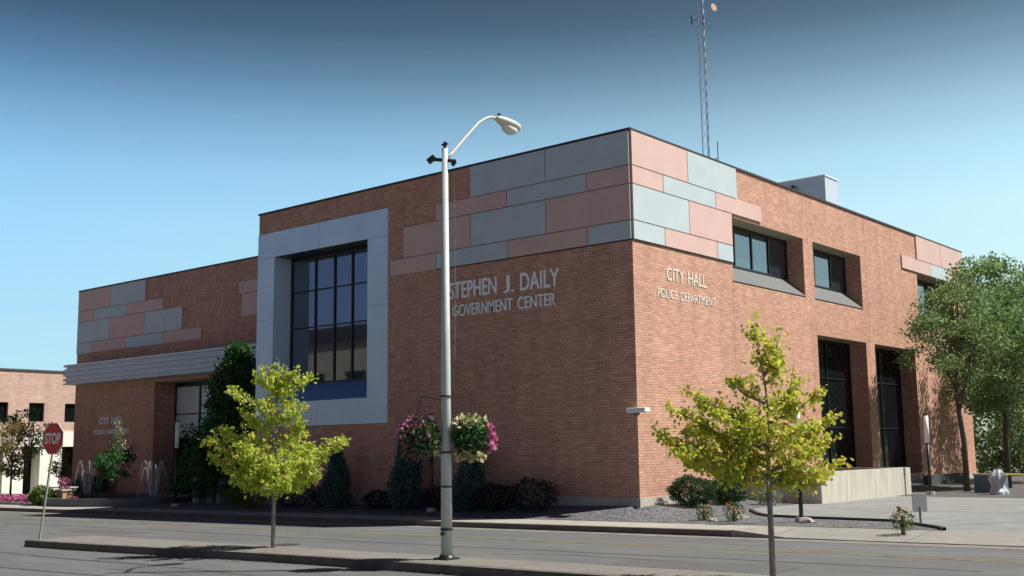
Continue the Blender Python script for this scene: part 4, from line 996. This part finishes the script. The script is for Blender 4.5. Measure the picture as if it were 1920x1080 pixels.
quads_obj('blossoms', leaves(clump_pts((-.3,.1,.95),(.35,.3,.3),300,.4),.08,slim=.9), m_purp, o)
o = empty('litter_bin', (-33.6,-.2,H(-33,-.2)), 'small round white litter bin at the far left by the low wall', 'bin')
b = MB(); b.tube([(0,0,0),(0,0,.75)],.25,14); b.build('body', MT['white'], o, smooth=True); b = MB(); b.tube([(0,0,.75),(0,0,.85)],[.27,.15],14); b.build('lid', mat('bin_lid',(.3,.3,.32),.5), o)
o = MB(); o.box(-42,-34.2,0.3,.6,-1,-.35); o_ = o.build('low_wall', mat('white_kerbstone',(.7,.7,.68),.8)); tag(o_, 'low white wall behind the magenta flower bed', 'wall')
o = empty('picnic_table', (-31.5,-.4,H(-31.5,-.4)), 'small grey table behind the stop sign post', 'table')
b = MB(); b.box(-.55,.55,-.4,.4,.72,.78); b.build('table_top', mat('table_grey',(.4,.42,.45),.6), o, bevel=.01)
for sx in (-.45,.45):
    for sy in (-.3,.3):
        b = MB(); b.tube([(sx,sy,0),(sx,sy,.72)],.025,6); b.build('leg', MT['dark'], o)

# ------------------------------------------------------------------ across the street behind the camera: what the big window mirrors
Bo = empty('opposite_building', (-52,-32,-.5), 'tan office building across the street, mirrored in the big framed window', 'building')
ob = MB(); ws = [(x, x+2.6) for x in range(-24, 24, 5)]
facade(ob, 'y', 0, (-26, 26), (0, 12), [(a,c,z,z+2.0,.3,'lrbt') for a, c in ws for z in (2.2,6.6)], -1)
ob.quad((26,0,0),(26,-14,0),(26,-14,12),(26,0,12)); ob.quad((-26,0,12),(26,0,12),(26,-14,12),(-26,-14,12))
ob.build('wall', mat('tan_stone',(.34,.26,.20),.85,noise=(1,.1)), Bo)
b = MB(); b.box(-26.3,26.3,-.3,.4,11.2,12.3); b.build('coping', MT['coping'], Bo)
b = MB(); b.box(-26,26,.003,.15,5.0,5.8); b.build('band', mat('pale_band',(.6,.52,.42),.8), Bo)
for a, c in ws:
    for z in (2.2, 6.6):
        b = MB(); b.box(a,c,-.35,-.3,z,z+2.0); b.build('window', MT['glassb'], Bo)
for i, (x, y) in enumerate(((-38,-27),(-50,-26.5),(-62,-27))):
    big_tree('street_tree', (x,y,-.8), [(0,0,2),(0,0,3.5)], lc(0,0,4,2.4,2.4,2.2,26,r0=.6,r1=1.0), m_green if i != 1 else m_autumn,
      ('green street tree mirrored at the right of the big framed window','autumn street tree mirrored at the middle of the big framed window','green street tree mirrored at the left of the big framed window')[i], group='street trees mirrored in the big window', leaf=.28, n=60, trunk_r=.16)
